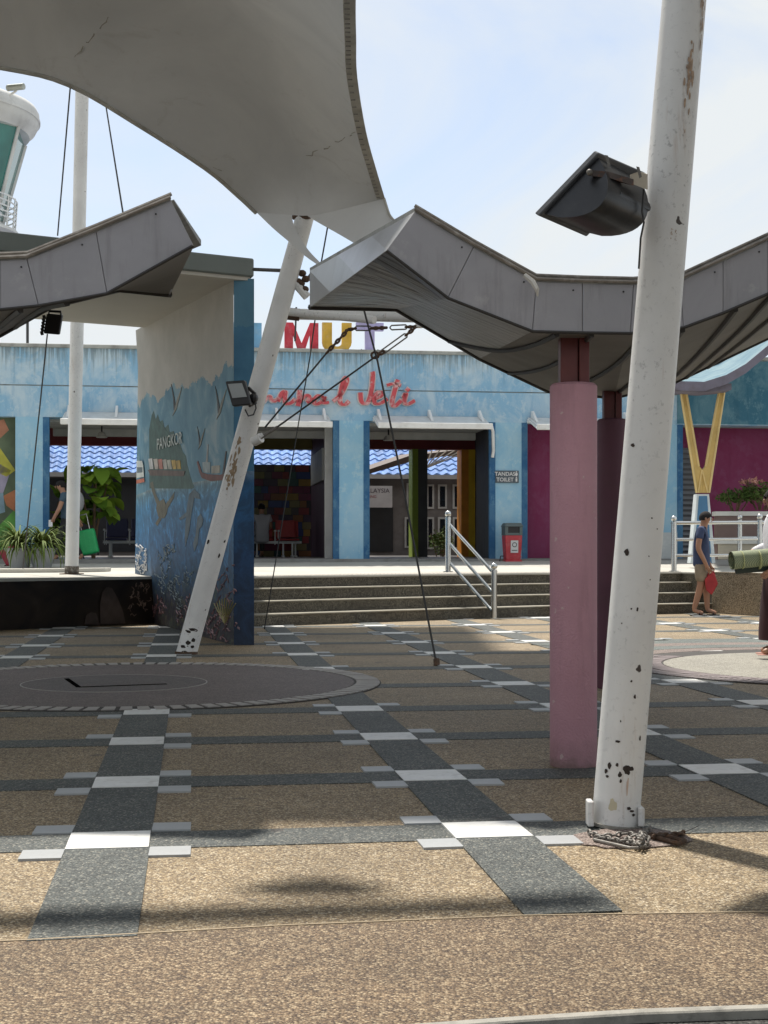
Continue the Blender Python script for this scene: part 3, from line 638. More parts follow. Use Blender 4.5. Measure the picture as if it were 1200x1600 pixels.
# ------------------------------------------------------------------ chairs, bins, plants inside
def chairs(px, off, n, label, c_, nm='bench_seat', grp=None, back=True):
    x, _ = F(px, None, off); t = thing(nm, label, 'chair', wm(TB) @ Vector((x, off, ZB + .03)), A, grp)
    for i in range(n):
        x = i*.56
        MB().box(x-.24, x+.24, -.22, .22, .40, .45).build('seat', c_, t, local=True, bevel=.02); MB().hexa([(x-.24, .2, .48), (x+.24, .2, .48), (x+.24, .30, .9), (x-.24, .30, .9)], [(x-.24, .24, .48), (x+.24, .24, .48), (x+.24, .34, .9), (x-.24, .34, .9)]).build('backrest', c_, t, local=True, bevel=.015)
        MB().box(x-.29, x-.25, -.2, .2, .62, .66).box(x-.28, x-.26, -.02, .02, .3, .62).build('armrest', M_metalw, t, local=True)
    MB().box(-.3, (n-1)*.56+.3, -.03, .03, .33, .39).build('beam', M_metalw, t, local=True)
    for sx in (-.15, (n-1)*.56+.15): MB().box(sx-.03, sx+.03, -.25, .25, .0, .04).box(sx-.02, sx+.02, -.02, .02, .04, .33).build('leg', M_metalw, t, local=True)
    return t
M_navy = mat('navy_seat', (.045, .045, .12), .5); M_rseat = mat('red_seat', (.40, .03, .03), .45)
chairs(182, 3.2, 3, 'row of navy waiting seats with white arms beside the mural pillar', M_navy)
chairs(184, 5.0, 3, 'row of navy waiting seats further inside, behind the nearer row', M_navy)
chairs(411, 4.6, 2, 'pair of red waiting seats below the coloured block wall', M_rseat); 
chairs(452, 4.8, 1, 'single red waiting seat at the right of the coloured block wall', M_rseat)

def bin_():
    x, _ = F(800, None, -.45); t = thing('rubbish_bin', 'red rubbish bin with grey lid and white notice beside the blue column', 'bin', wm(TB) @ Vector((x, -.45, zp(0, 29.8))), A)
    w0, w1 = .155, .185; H_ = .56
    MB().hexa([(-w0, -w0, .03), (w0, -w0, .03), (w0, w0, .03), (-w0, w0, .03)], [(-w1, -w1, H_), (w1, -w1, H_), (w1, w1, H_), (-w1, w1, H_)]).build('bin_body', mat('bin_red', (.52, .045, .06), .45, dirt=.3, dirtc=(.5, .3, .3)), t, local=True, bevel=.02, bseg=2)
    MB().box(-w0-.02, w0+.02, -w0-.02, w0+.02, -.015, .035).build('base', mat('bin_red', (.52, .045, .06)), t, local=True)
    for i in range(3): MB().box(-w1+.01, w1-.01, -w1-.004+.012*(2-i)/2, -w1+.03, .1+.16*i, .112+.16*i).build('rib', mat('bin_red', (.52, .045, .06)), t, local=True)
    hd = MB().box(-w1, w1, -w1, w1, H_, H_+.05).box(-w1, -w1+.06, -w1, w1, H_+.05, H_+.18).box(w1-.06, w1, -w1, w1, H_+.05, H_+.18).box(-w1, w1, w1-.03, w1, H_+.05, H_+.18)
    hd.build('hood', mat('bin_grey', (.10, .13, .13), .5), t, local=True)
    MB().hexa([(-w1-.02, -w1-.03, H_+.18), (w1+.02, -w1-.03, H_+.18), (w1+.02, w1+.02, H_+.18), (-w1-.02, w1+.02, H_+.18)], [(-w1+.02, -w1+.02, H_+.26), (w1-.02, -w1+.02, H_+.26), (w1-.02, w1-.02, H_+.26), (-w1+.02, w1-.02, H_+.26)]).build('lid', mat('bin_grey', (.10, .13, .13), .5), t, local=True, bevel=.012)
    MB().box(-w1+.06, w1-.06, -w1+.03, -w1+.04, H_+.05, H_+.18).build('opening', M_black, t, local=True)
    lb_ = MB().hexa([(-.07, -w1+.008, .19), (.09, -w1+.008, .19), (.09, -w1-.004, .45), (-.07, -w1-.004, .45)], [(-.07, -w1-.006, .19), (.09, -w1-.006, .19), (.09, -w1-.018, .45), (-.07, -w1-.018, .45)]).build('notice', M_sgw, t, local=True)
    ring = MB().tube([(.01 + .045*math.cos(a), -w1-.016, .36 + .045*math.sin(a)) for a in [2*PI*i/14 for i in range(15)]], .008, 5).build('ring_symbol', M_black, lb_, local=True)
    MB().box(-.05, .07, -w1-.014, -w1-.008, .235, .25).build('notice_line', M_black, lb_, local=True)
    MB().tube([(-w1, -.05, .12), (-w1-.07, -.05, .12), (-w1-.09, -.05, .03), (-w1-.09, -.05, .0)], .012, 6).build('pedal', M_black, t, local=True)
bin_()

def leaf_mesh(L_, W_, bend, m, name='leaf', n=6, fold=.15):
    me = bpy.data.meshes.new(name); vs = []; fs_ = []
    for i in range(n+1):
        t = i/n; w_ = W_*math.sin(PI*min(1, t*.92+.06))**.8 if W_ > .04 else W_*(1 - t**2.2)*(1 if t > .02 else .7)
        a = bend*t; x = L_*(math.sin(a)/bend if bend else t); z = -L_*((1-math.cos(a))/bend if bend else 0)
        vs += [(x, -w_, z + fold*w_), (x, 0, z), (x, w_, z + fold*w_)]
    for i in range(n):
        for k in (0, 1): fs_.append((3*i+k, 3*i+k+1, 3*i+k+4, 3*i+k+3))
    me.from_pydata(vs, [], fs_); me.materials.append(m); me.polygons.foreach_set('use_smooth', [True]*len(me.polygons)); return me
def leafmat(key, c1, c2, stripe=False):
    m, nt, b = nodes(key); v = obj_coord(nt)
    oi = nt.nodes.new('ShaderNodeObjectInfo'); r = ramp(nt, [(0, c1), (1, c2)]); nt.links.new(oi.outputs['Random'], r.inputs[0]); out = r.outputs[0]
    if stripe:
        sx = nt.nodes.new('ShaderNodeSeparateXYZ'); nt.links.new(v, sx.inputs[0]); ab = math_(nt, 'ABSOLUTE', sx.outputs[1]); r2 = ramp(nt, [(.012, 0), (.017, 1)]); nt.links.new(ab, r2.inputs[0]); out = mixc(nt, r2.outputs[0], out, (.19, .20, .06))
    nt.links.new(out, b.inputs['Base Color']); b.inputs['Roughness'].default_value = .7; b.inputs['Specular IOR Level'].default_value = .15
    tr = b.inputs.get('Transmission Weight'); 
    b.inputs['Subsurface Weight'].default_value = 0
    return m
M_spl = leafmat('striped_leaf', (.07, .115, .02), (.12, .16, .035), True)
M_fig = leafmat('broad_leaf', (.09, .18, .02), (.24, .36, .04))
def spider(px, label):
    x, _ = F(px, None, -2.3); base = wm(TB) @ Vector((x, -2.3, zp(0, 27.2)))
    t = thing('potted_plant', label, 'plant', base, random.uniform(0, 6), 'striped arching plants in white pots')
    MB().lathe([(.01, 0), (.17, 0), (.25, .33), (.28, .34), (.28, .38), (.24, .38), (.22, .33), (.01, .32)], n=20).build('pot', mat('white_pot', (.33, .35, .37), .6, dirt=.4, dirtc=(.3, .3, .28)), t, local=True, smooth=True)
    ms = [leaf_mesh(l, .021, b, M_spl, n=7) for l, b in [(.78, 1.7), (.86, 2.1), (.70, 1.3), (.92, 2.4)]]
    for i in range(185):
        a = random.uniform(0, 2*PI); el = random.uniform(.25, 1.45); o = share('leaf', random.choice(ms), t, (.04*math.cos(a), .04*math.sin(a), .36 + random.uniform(0, .12)), (0, -el, a), (random.uniform(.75, 1.1),)*3)
spider(30, 'striped arching plant in a white pot, left one beside the mural panel'); spider(66, 'striped arching plant in a white pot, right one before the blue column')
def fig(px, off, h, label, n=34):
    x, _ = F(px, None, off); t = thing('leafy_tree', label, 'tree', wm(TB) @ Vector((x, off, ZB)), 0, 'broad leaved trees in the terminal opening')
    tr = MB(); 
    for i in range(4):
        a = i*1.7; tr.tube([(0, 0, 0), (.08*math.cos(a), .08*math.sin(a), h*.35), (.3*math.cos(a), .3*math.sin(a), h*.8)], [.04, .03, .015], 6)
    tr.build('trunk', mat('plant_stem', (.14, .09, .05), .8), t, local=True)
    me = [leaf_mesh(.42, .17, 1.1, M_fig, fold=.3), leaf_mesh(.36, .15, .7, M_fig, fold=.2), leaf_mesh(.5, .18, 1.5, M_fig, fold=.25)]
    for i in range(n):
        a = random.uniform(0, 2*PI); zz = h*random.uniform(.42, .98); r_ = .40*random.uniform(.3, 1)
        share('leaf', random.choice(me), t, (r_*math.cos(a), r_*math.sin(a), zz), (random.uniform(-.4, .4), random.uniform(-.9, .5), a), (random.uniform(.7, 1.15),)*3)
fig(146, .9, 2.05, 'broad leaved green tree right of the mast, taller one', 72); fig(88, 1.5, 1.55, 'broad leaved green tree behind the walking person at left, smaller one', 40)

# suitcases
def suitcase(loc, rot, m, label, sc=1.0):
    t = thing('suitcase', label, 'suitcase', loc, rot=rot); t.scale = (sc,)*3
    MB().box(-.21, .21, -.13, .13, .05, .62).build('shell', m, t, local=True, bevel=.05, bseg=3)
    for i in range(4): MB().box(-.16 + .09*i, -.13 + .09*i, -.137, -.128, .1, .57).build('rib', m, t, local=True)
    MB().box(-.10, -.085, .08, .10, .6, .98).box(.085, .10, .08, .10, .6, .98).box(-.10, .10, .075, .105, .97, 1.0).build('handle', M_steel, t, local=True)
    for sx in (-1, 1):
        for sy in (-1, 1): 
            mb = MB().lathe([(.001, -.012), (.03, -.012), (.03, .012), (.001, .012)], n=10); mb.v = [Vector((v.z + sx*.17, v.x + sy*.1, v.y + .03)) for v in mb.v]; mb.build('wheel', M_black, t, local=True)
    return t
pS = wm(TB) @ Vector((fs(142, .2), .2, ZB + .07)); suitcase(pS, (R(-6), R(-12), A), mat('green_shell', (.02, .42, .13), .35, var=.1, scale=6), 'bright green wheeled suitcase pulled behind the walking person', .92)
pS = wm(TB) @ Vector((fs(2, -1.2), -1.2, zp(0, 29) + .08)); suitcase(pS, (0, R(62), A), mat('red_shell', (.32, .02, .05), .35, var=.1, scale=6), 'dark red suitcase tipped over at the left edge of the platform', .8)

# ------------------------------------------------------------------ right end: V support, curved roof, planter
VS = thing('v_support', 'yellow V shaped steel support on a blue and white tapered base', 'support', G(1097, 878, .78))
Yv = 27.0
def pv(x, y, dy=0): return P(x, y, Yv + dy)
def vpoly(pts, m, nm, t=.14, parent=VS, dy=0): return MB().slab([pv(x, y, dy) for x, y in pts], (0, 1, 0), t).build(nm, m, parent, bevel=.004)
M_yel = mat('yellow_steel', (.60, .42, .14), .5, var=.12, dirt=.35, dirtc=(.3, .2, .08)); M_yel2 = mat('yellow_flange', (.66, .50, .22), .5, var=.12)
vpoly([(1064, 611), (1072, 611), (1092, 728), (1098, 734), (1098, 770), (1089, 770)], M_yel, 'arm'); vpoly([(1124, 611), (1132, 611), (1108, 770), (1098.2, 770), (1098.2, 734), (1103, 728)], M_yel, 'arm')
for a, b in (((1064, 611), (1089, 770)), ((1132, 611), (1108, 770)), ((1124, 611), (1103, 729)), ((1072, 611), (1092, 729))):
    MB().tube([pv(*a, -.01), pv(*b, -.01)], .022, 4).build('flange', M_yel2, VS)
MB().tube([pv(1097, 734, -.02), pv(1091, 770, -.02)], .015, 4).build('flange', M_yel2, VS); MB().tube([pv(1097, 734, -.02), pv(1106, 770, -.02)], .015, 4).build('flange', M_yel2, VS)
vpoly([(1089, 772), (1108, 772), (1118, 880), (1079, 880)], mat('base_white', (.62, .68, .70), .7), 'base', .3); vpoly([(1092, 775), (1105, 775), (1112, 880), (1084, 880)], mat('base_blue', (.07, .19, .34), .7), 'base_panel', .01, dy=-.012)
CR = thing('curved_roof', 'upswept curved roof edge with light blue top resting on the V support', 'roof', pv(1097, 600))
pr = [(1040, 596), (1065, 602), (1100, 603), (1135, 592), (1165, 575), (1200, 546), (1250, 495), (1300, 440)]
ef = [pv(x, y, -.6) for x, y in pr]; eb = [pv(x - 14, y - 22, 5) for x, y in pr]
M_roofp = paint_wall('roof_pale_blue', (.10, .18, .23), (.19, .27, .30), (.06, .13, .18), .8)
MB().grid([ef, eb], .05, (0, 0, 1)).build('roof_sheet', M_roofp, CR, smooth=True)
MB().grid([[p + Vector((0, -.012, -.10)) for p in ef], [p + Vector((0, -.012, .075)) for p in ef]], .04, (0, 1, 0)).build('edge_beam', mat('mauve_edge', (.17, .16, .21), .6, dirt=.4), CR, smooth=True)
MB().box(*[0]*6).v
MB().slab([pv(1052, 603, -.5), pv(1143, 599, -.5), pv(1143, 609, -.5), pv(1100, 613, -.5), pv(1052, 610, -.5)], (0, 1, 0), .6).build('head_plate', mat('mauve_edge', (.17, .16, .21)), CR)
# floral wall painting under the curved roof
pm1 = Vector((0, Y0, 0)); M_wp = mat('wall_painting', (.34, .42, .30), .7, var=.3)
for cx, cy, rx, ry in ((1150, 600, 7, 5), (1160, 612, 6, 12), (1138, 610, 10, 4), (1172, 625, 4, 16), (1145, 625, 3, 14), (1176, 645, 5, 6)):
    decal(ell(cx, cy, rx, ry, 14, jit=.12), pm1, -FN, M_wp, TB)
fb(fs(1058), fs(1300), -.008, .001, ZO + .02, ZT - .02, 'teal_band', paint_wall('teal_paint', (.055, .17, .25), (.16, .30, .36), (.025, .09, .15), .8))
PL = thing('planter_wall', 'low planter wall with white coping and dark panel behind the steel railing', 'planter', pv(1175, 878, 1))
yP = 28.0
def pb_(x0, x1, y0, y1, nm, m, dd=0, t=.25): return MB().slab([P(x0, y0, yP+dd), P(x1, y0, yP+dd), P(x1, y1, yP+dd), P(x0, y1, yP+dd)], (0, 1, 0), t).build(nm, m, PL, bevel=.006)
pb_(1120, 1290, 806, 874, 'planter_body', mat('planter_brown', (.16, .11, .10), .7)); pb_(1118, 1292, 799, 806, 'coping', mat('planter_white', (.60, .60, .57), .7), -.03, .32); pb_(1118, 1292, 842, 850, 'ledge', mat('planter_white', (.60, .60, .57)), -.06, .3); pb_(1122, 1290, 850, 874, 'lower_panel', mat('planter_cream', (.42, .38, .30), .7), -.02, .02)
def bush(px, py, Yd, rx, rz, n, label, cA=(.05, .09, .02), cB=(.11, .15, .04), name='bush'):
    c_ = P(px, py, Yd); t = thing(name, label, 'plant', c_ - Vector((0, 0, rz + .1)))
    lv = MB()
    for i in range(n):
        a = random.uniform(0, 2*PI); b = random.uniform(-1, 1); r_ = random.random()**.4; q = c_ + Vector((rx*r_*math.cos(a)*math.sqrt(1-b*b), .35*r_*math.sin(a), rz*r_*b*(.7 + .3*math.sin(px + 7*a)))); 
        d = Vector((random.uniform(-1, 1), random.uniform(-1, 1), random.uniform(-.6, 1))).normalized(); e_ = d.cross(Vector((random.uniform(-1, 1), random.uniform(-1, 1), .3))).normalized(); s_ = random.uniform(.035, .07)
        lv.add([q - e_*s_*.4, q + d*s_ , q + e_*s_*.4, q - d*s_], [(0, 1, 2, 3)])
    tag(lv.build('foliage', leafmat(name + '_leaf', cA, cB), t), kind='stuff')
    st = MB()
    for i in range(9):
        a = random.uniform(-1, 1); st.tube([c_ + Vector((a*rx*.3, 0, -rz - .1)), c_ + Vector((a*rx*.9, random.uniform(-.2, .2), random.uniform(-.2, .6)*rz))], .012, 4)
    st.build('stems', mat('plant_stem', (.14, .09, .05)), t)
bush(1150, 776, 28.1, .40, .20, 420, 'dark green bush in the planter just right of the V support'); bush(1188, 770, 28.15, .42, .24, 420, 'dark green bush in the planter at the right edge, taller')
bush(1010 - 320, 845, 37, .35, .45, 380, 'round green shrub seen behind the stair rail through the third opening', name='shrub')
bush(1172, 752, 28.2, .25, .06, 60, 'pale pink blossoms on top of the planter bushes', (.5, .25, .2), (.55, .35, .25), 'blossoms')

# ------------------------------------------------------------------ steel railings
def rail(a, b, r, n, m, parent): return MB().tube([a, b], r, n).build('rail', m, parent, smooth=True)
def post(x, yt, yb, z, label_parent, r=.048, Yd=None):
    base = G(x, yb, z) if Yd is None else P(x, yb, Yd); top = P(x, yt, base.y)
    MB().tube([base, top], r, 14).build('post', M_steel, label_parent, smooth=True)
    MB().ball(top + Vector((0, 0, r*1.15)), r*1.15, 14).build('finial', M_steel, label_parent, smooth=True); MB().tube([top - Vector((0, 0, .04)), top - Vector((0, 0, .02))], r*1.15, 14).build('collar', M_steel, label_parent); MB().tube([base, base + Vector((0, 0, .015))], r*1.8, 14).build('base_flange', M_steel, label_parent)
    return base
SRt = thing('stair_railing', 'stainless steel handrail running down the middle of the steps', 'railing', G(772, 967))
bA = post(772, 890, 967, 0, SRt, .046); bB = post(700, 808, 894, .72, SRt, .046)
for (y0, y1) in ((820, 894), (850, 926), (880, 956)):
    rail(P(703, y0, bB.y), P(770, y1, bA.y), .026, 10, M_steel, SRt)
PR = thing('platform_railing', 'stainless steel three bar railing on the platform above the retaining wall', 'railing', G(1053, 892, .75))
Yr = .355*FP/(892-HOR)
Yr = 24.7
for x in (1053, 1187): post(x, 815 if x == 1053 else 812, 893, .75, PR, .046, Yd=Yr)
post(1156, 812, 878, .75, PR, .04, Yd=26.0)
for y in (817, 843, 868): rail(P(1053, y, Yr), P(1260, y - 1, Yr), .028 if y > 830 else .034, 10, M_steel, PR)
for y in (817, 840, 862): rail(P(1156, y, 26), P(1300, y, 26), .025, 8, M_steel, PR)
post(1280, 812, 891, .75, PR, .046, Yd=Yr)

# low kerb on the left platform
kb = [P(-60, 881, 24), P(0, 880, 23.8), P(100, 879, 24.2), P(165, 877.5, 25)]
kb = [Vector((p.x, p.y, zp(p.x, p.y))) for p in kb]
struct(MB().hexa([p for p in kb] + [p + Vector((0, .5, 0)) for p in kb[::-1]], [p + Vector((0, 0, .07)) for p in kb] + [p + Vector((0, .5, .07)) for p in kb[::-1]]).build('platform_kerb', M_conc, bevel=.01))

# ------------------------------------------------------------------ mural portal
PT = thing('mural_portal', 'concrete portal with sea mural of PANGKOR on its tall pillar', 'portal', G(380, 1008))
p_fr = G(397, 1008); p_fl = G(365, 1008); p_cr = G(242, 975)
ax = (p_fr - p_fl).normalized(); ZS = 4.17; ZC = 4.40
# crease leans: at the soffit it lies further back/left
p_cr_t = P(212, 516, 20.0)
p_bk = Vector((P(210, 900, 23.6).x, 23.6, 0)); p_rb = Vector((P(380, 900, 23.0).x, 23.0, 0))
def mural_mat(key, strip=False):
    m, nt, b = nodes(key)
    t = nt.nodes.new('ShaderNodeTexCoord'); sp_ = nt.nodes.new('ShaderNodeSeparateXYZ'); nt.links.new(t.outputs['Object'], sp_.inputs[0])
    mp_ = nt.nodes.new('ShaderNodeMapping'); mp_.inputs['Scale'].default_value = (1, 1, .25); nt.links.new(t.outputs['Object'], mp_.inputs[0])
    z = sp_.outputs[2]
    h1 = math_(nt, 'ADD', math_(nt, 'ADD', 2.50, math_(nt, 'MULTIPLY', noise(nt, t.outputs['Object'], 14, 5, .8), .24)), math_(nt, 'MULTIPLY', noise(nt, mp_.outputs[0], 1.1, 3, .5), 1.1))
    h2 = math_(nt, 'ADD', 1.75, math_(nt, 'MULTIPLY', noise(nt, mp_.outputs[0], .7, 4, .6), 1.9))
    plaster = ramp(nt, [(.3, (.36, .35, .32)), (.7, (.46, .445, .41))]); nt.links.new(noise(nt, t.outputs['Object'], 2.2, 7, .65), plaster.inputs[0])
    skyb = ramp(nt, [(.3, (.055, .18, .28)), (.52, (.11, .26, .36)), (.72, (.29, .40, .45))]); nt.links.new(noise(nt, t.outputs['Object'], 2.0, 6, .6, 1), skyb.inputs[0])
    hill = ramp(nt, [(.3, (.035, .075, .085)), (.7, (.085, .14, .13))]); nt.links.new(noise(nt, mp_.outputs[0], 9, 6, .7), hill.inputs[0])
    seaz = ramp(nt, [(0, (.035, .028, .038)), (.16, (.045, .042, .062)), (.36, (.03, .09, .18)), (.62, (.025, .15, .34)), (.88, (.05, .21, .40)), (.97, (.11, .25, .35)), (1.0, (.24, .32, .35))]); nt.links.new(math_(nt, 'DIVIDE', z, 1.93), seaz.inputs[0])
    sn = ramp(nt, [(.40, .6), (.55, 1.0), (.70, 2.2)]); nt.links.new(noise(nt, t.outputs['Object'], 5, 8, .7, 1), sn.inputs[0])
    sea = mixc(nt, 1, seaz.outputs[0], sn.outputs[0], 'MULTIPLY')
    def step(a, b): return math_(nt, 'LESS_THAN', a, b)
    rf_n = noise(nt, t.outputs['Object'], 7, 6, .7, 1.5); rf_m = ramp(nt, [(.50, 0), (.60, .8)]); nt.links.new(rf_n, rf_m.inputs[0]); rf_c = ramp(nt, [(.3, (.10, .035, .03)), (.45, (.05, .11, .08)), (.55, (.16, .13, .05)), (.65, (.13, .14, .19)), (.75, (.20, .09, .10))]); nt.links.new(noise(nt, t.outputs['Object'], 3.1, 5, .6, 1), rf_c.inputs[0])
    low = ramp(nt, [(.25, 1), (.48, 0)]); nt.links.new(math_(nt, 'DIVIDE', z, 1.93), low.inputs[0]); sea = mixc(nt, math_(nt, 'MULTIPLY', rf_m.outputs[0], low.outputs[0]), sea, rf_c.outputs[0])
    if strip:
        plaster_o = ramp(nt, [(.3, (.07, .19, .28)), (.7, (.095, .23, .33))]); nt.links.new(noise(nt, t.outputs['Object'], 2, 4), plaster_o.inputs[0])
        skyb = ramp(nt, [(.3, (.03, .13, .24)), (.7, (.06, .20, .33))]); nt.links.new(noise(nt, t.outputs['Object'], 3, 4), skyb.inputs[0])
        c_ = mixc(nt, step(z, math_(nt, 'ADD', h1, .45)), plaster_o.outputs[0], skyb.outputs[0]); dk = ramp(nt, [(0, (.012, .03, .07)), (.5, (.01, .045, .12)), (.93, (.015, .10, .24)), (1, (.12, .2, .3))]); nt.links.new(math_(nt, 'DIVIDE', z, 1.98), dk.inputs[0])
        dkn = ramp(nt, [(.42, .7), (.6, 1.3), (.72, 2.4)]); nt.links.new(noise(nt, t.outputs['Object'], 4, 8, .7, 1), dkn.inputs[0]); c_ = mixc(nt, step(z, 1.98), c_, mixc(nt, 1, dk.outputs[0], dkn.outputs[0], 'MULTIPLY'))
    else:
        c_ = mixc(nt, step(z, h1), plaster.outputs[0], skyb.outputs[0]); c_ = mixc(nt, step(z, h2), c_, hill.outputs[0]) if False else c_
        c_ = mixc(nt, step(z, 1.93), c_, sea)
    nt.links.new(c_, b.inputs['Base Color']); b.inputs['Roughness'].default_value = .6; bump(nt, b, noise(nt, t.outputs['Object'], 30, 4), .15, .01); return m
M_mural = mural_mat('mural_paint'); M_murs = mural_mat('mural_side', True)
zS = ZS
fr_b, fl_b, cr_b, bk_b = p_fr, p_fl, p_cr, p_bk
fl_t = Vector((p_fl.x, p_fl.y, zS)); cr_t = Vector((p_cr_t.x, p_cr_t.y, zS)); bk_t = cr_t + Vector((-.02, .35, 0))
rb = p_rb
rbt = Vector((P(385, 0, 20.3).x, 20.3, zS))
pm_ = MB().add([cr_b, bk_b, bk_t, cr_t, bk_b, rb, rbt, bk_t, rb, p_fr, p_fr + Vector((0, 0, zS)), rbt, fl_b + Vector((.004, .004, 0)), p_fr + Vector((0, .004, 0)), p_fr + Vector((0, .004, zS)), fl_t + Vector((.004, .004, 0))],
         [(0, 1, 2, 3), (4, 5, 6, 7), (8, 9, 10, 11), (12, 13, 14, 15)])
pm_.grid([[fl_b.lerp(cr_b, i/12).lerp(fl_t.lerp(cr_t, i/12), k/12) for i in range(13)] for k in range(13)])
pm_.build('pillar', M_mural, PT)
MB().slab([p_fl + Vector((.003, 0, 0)), p_fr, p_fr + Vector((0, 0, zS)), p_fl + Vector((.003, 0, zS))], (0, -1, 0), .005).build('pillar_side', M_murs, PT)
# roof slab of the portal
fdir = (P(0, 362, 14.8) - P(397, 405, 16.2)); fdir.z = 0; fdir.normalize()
back = Vector((-.30, .954, 0))
c0 = p_fr + Vector((.0, -.01, 0)); c1 = c0 + fdir*9; c3 = c0 + back*4.1; c2_ = c1 + back*4.1
M_cap = mat('portal_cap', (.165, .19, .18), .7, var=.12, scale=1.2, dirt=.35, dirtc=(.08, .09, .085)); M_sof = mat('portal_soffit', (.50, .48, .43), .8, var=.08, scale=.8)
MB().hexa([q + Vector((0, 0, zS + .02)) for q in (c0, c1, c2_, c3)], [q + Vector((0, 0, ZC)) for q in (c0, c1, c2_, c3)]).build('roof_slab', M_cap, PT, bevel=.015)
i0, i1, i2, i3 = c0 + fdir*.04 + back*.04, c1 + back*.04, c1 + back*4.0, c0 + back*4.0 + fdir*.04
MB().hexa([q + Vector((0, 0, zS - .02)) for q in (i0, i1, i2, i3)], [q + Vector((0, 0, zS + .02)) for q in (i0, i1, i2, i3)]).build('soffit', M_sof, PT)
# haunch where pillar meets the soffit, and the far support off to the left
q = c1 + back*1.0; MB().box(q.x - .3, q.x + .3, q.y, q.y + 3.5, 0, zS).build('far_pillar', M_mural, PT)
# murals painted on the oblique face
fn = (cr_b - fl_b).cross(Vector((0, 0, 1))).normalized()
if fn.y > 0: fn = -fn
def onface(px, py, off=.0):
    r = ray(px, py)
    def fd(Y):
        z = EYE + r.z*Y; k = z/zS; a = fl_b.lerp(fl_t, k); b = cr_b.lerp(cr_t, k); d = (b - a); nx = Vector((-d.y, d.x, 0)).normalized()
        return (Vector((r.x*Y, Y, 0)) - Vector((a.x, a.y, 0))).dot(nx)
    lo, hi = 15.0, 23.0; flo = fd(lo)
    for _ in range(40):
        md = (lo+hi)/2; f_ = fd(md)
        if (f_ > 0) == (flo > 0): lo = md
        else: hi = md
    return Vector((r.x*lo, lo, EYE + r.z*lo)) + fn.normalized()*off
def dense(pts, k=3): return [tuple(a + (b - a)*i/k for a, b in zip(p, q)) for p, q in zip(pts, pts[1:] + pts[:1]) for i in range(k)]
def dc(pts, c_, nm='painted_shape', key=None, t=.003):
    q = [onface(x, y, -.001) for x, y in dense(pts)]; n = len(q)
    return MB().hexa(q, [p + fn.normalized()*(t+.002) for p in q]).build(nm, mat(key or 'mp_%d_%d_%d' % tuple(int(v*100) for v in c_), c_, .6, var=.35, scale=7), PT)
hl = [(233, 762), (233, 672), (237, 650), (240, 642), (243, 655), (247, 648), (250, 660), (255, 656), (258, 667), (263, 664), (266, 676), (272, 675), (276, 688), (281, 692), (285, 705), (290, 712), (293, 728), (298, 745), (303, 760), (300, 763)]
dc([(x + random.uniform(-.8, .8), y + random.uniform(-2, 2)) for x, y in hl], (.045, .105, .095), 'painted_hill', t=.001)
for i, (x, c_) in enumerate([(237, (.5, .5, .5)), (245, (.45, .40, .36)), (252, (.50, .2, .16)), (259, (.44, .42, .38)), (266, (.46, .46, .4)), (273, (.48, .32, .08)), (280, (.48, .32, .08))]):
    dc([(x-4, 717 + i*.5), (x+2.2, 716 + i*.5), (x+4, 733), (x-1.5, 733)], c_, 'painted_house', t=.012)
dc([(232, 734), (290, 736), (288, 744), (236, 743)], (.12, .08, .07), 'painted_jetty', t=.010)
hull = (.16, .05, .04)
dc([(308, 722), (312, 738), (316, 747), (330, 752), (350, 750), (356, 737), (345, 742), (325, 741), (316, 738), (310, 720)], hull, 'painted_boat', t=.005)
dc([(317, 722), (329, 722), (329, 739), (318, 738)], (.30, .36, .38), 'painted_cabin', t=.0045); dc([(331, 728), (344, 727), (344, 739), (331, 740)], (.34, .32, .27), 'painted_cabin', t=.0045)
dc([(348, 741), (353, 705), (354.5, 705), (351, 742)], (.06, .05, .05), 'painted_mast', t=.006); dc([(322, 722), (325, 694), (326, 694), (325, 722)], (.3, .3, .3), 'painted_mast', t=.005)
for bx, by, s_ in ((274, 640, 1), (343, 645, 1.05), (313, 695, .72)):   # sea birds with raised wings
    dc([(bx-6*s_, by-40*s_), (bx-3*s_, by-28*s_), (bx, by-12*s_), (bx+.5*s_, by+2*s_), (bx-2*s_, by+1*s_), (bx-3*s_, by-16*s_)], (.04, .045, .05), 'painted_bird', t=.005)
    dc([(bx+11*s_, by-36*s_), (bx+7*s_, by-20*s_), (bx+2*s_, by), (bx-4*s_, by+10*s_), (bx-1*s_, by), (bx+3*s_, by-16*s_)], (.22, .22, .19), 'painted_bird', t=.0055)
def blob(cx, cy, rx, ry, c_, nm): dc(ell(cx, cy, rx, ry, 16, jit=.15), c_, nm, t=.004)
# turtle, dolphins, jelly shapes, reef
tc_ = (.13, .12, .085); blob(253, 795, 8, 15, tc_, 'painted_turtle'); dc([(246, 790), (238, 768), (235, 755), (239, 752), (243, 770), (250, 785)], tc_, 'painted_flipper'); dc([(259, 788), (268, 776), (273, 768), (272, 778), (262, 795)], tc_, 'painted_flipper'); dc([(249, 808), (243, 818), (246, 822), (253, 810)], tc_, 'painted_flipper')
dc([(292, 795), (296, 772), (304, 764), (312, 772), (313, 780), (304, 778), (300, 800), (296, 830), (290, 855), (289, 835)], (.085, .13, .165), 'painted_dolphin'); dc([(306, 835), (309, 808), (314, 802), (318, 812), (316, 822), (312, 826), (309, 850), (304, 862), (302, 850)], (.10, .15, .19), 'painted_dolphin')
dc([(280, 810), (292, 800), (291, 808), (282, 813)], (.085, .13, .165), 'painted_fin')
for _ in range(3): pass
scr = MB(); fnn = fn.normalized()
